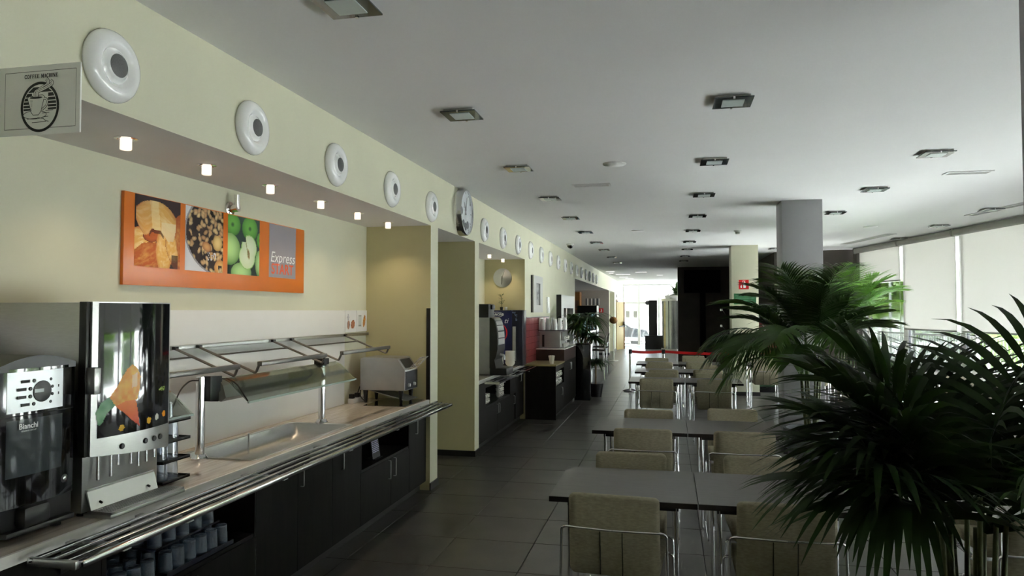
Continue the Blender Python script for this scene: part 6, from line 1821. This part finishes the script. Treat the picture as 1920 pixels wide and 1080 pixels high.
for y, z0, z1 in ((31.9, 2.30, 2.42), (34.2, 2.25, 2.42)):
    mb = MB(); mb.box(WX, WX + 0.02, y - 0.16, y + 0.16, z0, z1); solo('wall_plaque', mb, M_GREYBEIGE, 'small grey plaque above the far wooden door' if y < 33 else 'small grey plaque on the wall past the far wooden door', 'plaque', (WX, y, z0))
# glazed lobby end
FYL = 36.05
def lob_bay(k, x0, x1):
    f = MB()
    for x in (x0, x1 - 0.06): f.box(x, x + 0.06, FYL, FYL + 0.08, 0, CEIL)
    f.box(x0 + 0.06, x1 - 0.06, FYL, FYL + 0.08, CEIL - 0.08, CEIL); f.box(x0 + 0.06, x1 - 0.06, FYL, FYL + 0.08, 0, 0.05); f.box(x0 + 0.06, x1 - 0.06, FYL, FYL + 0.08, 2.05, 2.15)
    w = struct('window_%d' % k, f, M_MULL)
    p = MB(); p.box(x0 + 0.06, x1 - 0.06, FYL + 0.035, FYL + 0.045, 0.05, CEIL - 0.08); struct('pane', p, P_PANE, parent=w)
kb = 21
for (x0, x1) in ((-2.22, -1.42), (-1.42, -0.45), (-0.45, 0.6), (0.6, 2.6), (2.6, 4.6), (4.6, 6.6), (6.6, 8.6)):
    lob_bay(kb, x0, x1); kb += 1
for x, lab in ((-1.98, 'grey paper notice on the lobby glass, left one'), (-1.60, 'grey paper notice on the lobby glass, right one')):
    b = MB(); b.box(x - 0.09, x + 0.09, FYL + 0.029, FYL + 0.035, 1.35, 1.70); solo('glass_notice', b, M_ROLLER, lab, 'notice', (x, FYL + 0.03, 1.35), 'notices on the lobby glass')
b = MB(); b.lathe([(0.11, 0.0), (0.11, -0.05), (0, -0.06)], c=(-1.0, FYL, 2.10), axis='Y', n=18, cap=False); solo('door_sensor', b, M_BLACK, 'dark oval sensor over the lobby glass door', 'sensor', (-1.0, FYL, 2.10))
f = MB()
for y in (22.6, 25.3, 28.0, 30.7, 33.4, 36.0): f.box(8.5, 8.58, y - 0.04, y + 0.04, 0, CEIL)
f.box(8.5, 8.58, 22.64, 36.0, CEIL - 0.08, CEIL)
w = struct('window_%d' % kb, f, M_MULL)
p = MB(); p.box(8.535, 8.545, 22.64, 36.0, 0.0, CEIL - 0.08); struct('pane', p, P_PANE, parent=w)
b = MB(); b.box(-0.86, -0.49, 32.8, 33.25, 0.60, 2.18); solo('lobby_pillar', b, M_BLACK, 'black upright panel standing on the dark lobby desk', 'panel', (-0.67, 33.0, 0.6))
t = thing('reception_desk', 'low dark reception desk in the bright lobby', 'desk', (-0.63, 32.9, 0))
b = MB(); b.box(-1.02, -0.25, 32.5, 33.4, 0.0, 0.57); part('body', b, M_BLACK, t); b = MB(); b.box(-1.05, -0.22, 32.47, 33.42, 0.57, 0.60); part('desk_top', b, M_WENGE, t)
t = thing('glass_lift', 'round steel and glass lift shaft at the lobby edge', 'lift', (0.34, 31.4, 0))
b = MB(); b.lathe([(0.60, 0.10), (0.60, 2.12)], c=(0.34, 31.4, 0), n=36); part('cylinder', b, mat('lift_glass', (0.42, 0.44, 0.43), 0.18, metal=0.85, var=0.15, scale=3), t, smooth=40)
b = MB(); b.lathe([(0.64, 0.0), (0.64, 0.10), (0.60, 0.10)], c=(0.34, 31.4, 0), n=36, cap=False); b.lathe([(0.64, 2.12), (0.64, 2.22), (0, 2.22)], c=(0.34, 31.4, 0), n=36, cap=False); part('ring', b, M_STEEL, t)
for a in (200, 238, 275, 310):
    b = MB(); c, s_ = math.cos(math.radians(a)), math.sin(math.radians(a)); b.tube([(0.34 + 0.605 * c, 31.4 + 0.605 * s_, 0.1), (0.34 + 0.605 * c, 31.4 + 0.605 * s_, 2.12)], 0.022, 6); part('mullion', b, M_BLACK, t)
t = thing('foliage_planter', 'planter of grey leaves on top of the round lift', 'planter', (0.34, 31.4, 2.22))
b = MB(); b.lathe([(0.45, 2.22), (0.5, 2.36), (0, 2.36)], c=(0.34, 31.4, 0), n=24, cap=False); part('bowl', b, M_WHITE, t)
part('leaves', rosette((0.34, 31.4, 2.40), 90, 0.55, 0.12, 1.3), L_DRAC, t)
for k, (x, y, l) in enumerate(((-1.9, 24.2, 0.9), (-1.95, 25.2, 0.5), (-1.6, 26.2, 1.6), (-1.7, 28.2, 1.0), (-1.55, 29.6, 1.0), (-1.4, 31.2, 0.8), (-0.9, 24.8, 1.2), (-0.3, 27.0, 0.7))):
    b = MB(); b.box(x - l * 0.16, x + l * 0.16, y - 0.02, y + 0.02, CEIL - 0.012, CEIL); solo('strip_light', b, mat('lit_strip', (1, 1, 1), 0.4, emit=(1, 1, 1), estr=0.3), 'lit strip lamp in the lobby ceiling, %s from the dining room' % ORD[k], 'ceiling light', (x, y, CEIL), 'lobby strip lamps')
# outside the lobby: a dark car and a pale forecourt wall
t = thing('car', 'dark car parked outside the lobby glass', 'car', (-3.0, 39.4, -0.16))
prof = [(-4.9, 0.1), (-4.9, 0.70), (-4.3, 0.78), (-3.7, 1.24), (-2.6, 1.26), (-1.95, 0.82), (-1.15, 0.70), (-1.0, 0.45), (-1.0, 0.1)]
b = MB(); b.prism([(x, 38.6, z) for x, z in prof], (0, 1.6, 0)); part('body', b, mat('dark_car_paint', (0.02, 0.022, 0.025), 0.15, coat=0.6), t, bevel=0.03)
b = MB(); b.prism([(-3.65, 38.59, 0.82), (-3.55, 38.59, 1.18), (-2.66, 38.59, 1.18), (-2.15, 38.59, 0.82)], (0, 0.01, 0)); part('side_window', b, M_GLOSSBLK, t)
for x in (-4.2, -1.7):
    for y in (38.62, 40.0):
        b = MB(); b.lathe([(0.30, 0.0), (0.30, 0.18), (0, 0.18)], c=(x, y, 0.14), axis='Y', n=20, cap=True); part('wheel', b, M_RUBBER, t)
t = thing('building', 'pale forecourt wall outside the lobby', 'building', (0, 46, -0.16))
b = MB(); b.box(-16, 14, 46, 46.4, -0.16, 1.25); part('wall', b, M_BUILD, t); b = MB(); b.box(-16.1, 14.1, 45.95, 46.45, 1.25, 1.33); part('coping', b, M_ROLLER, t)
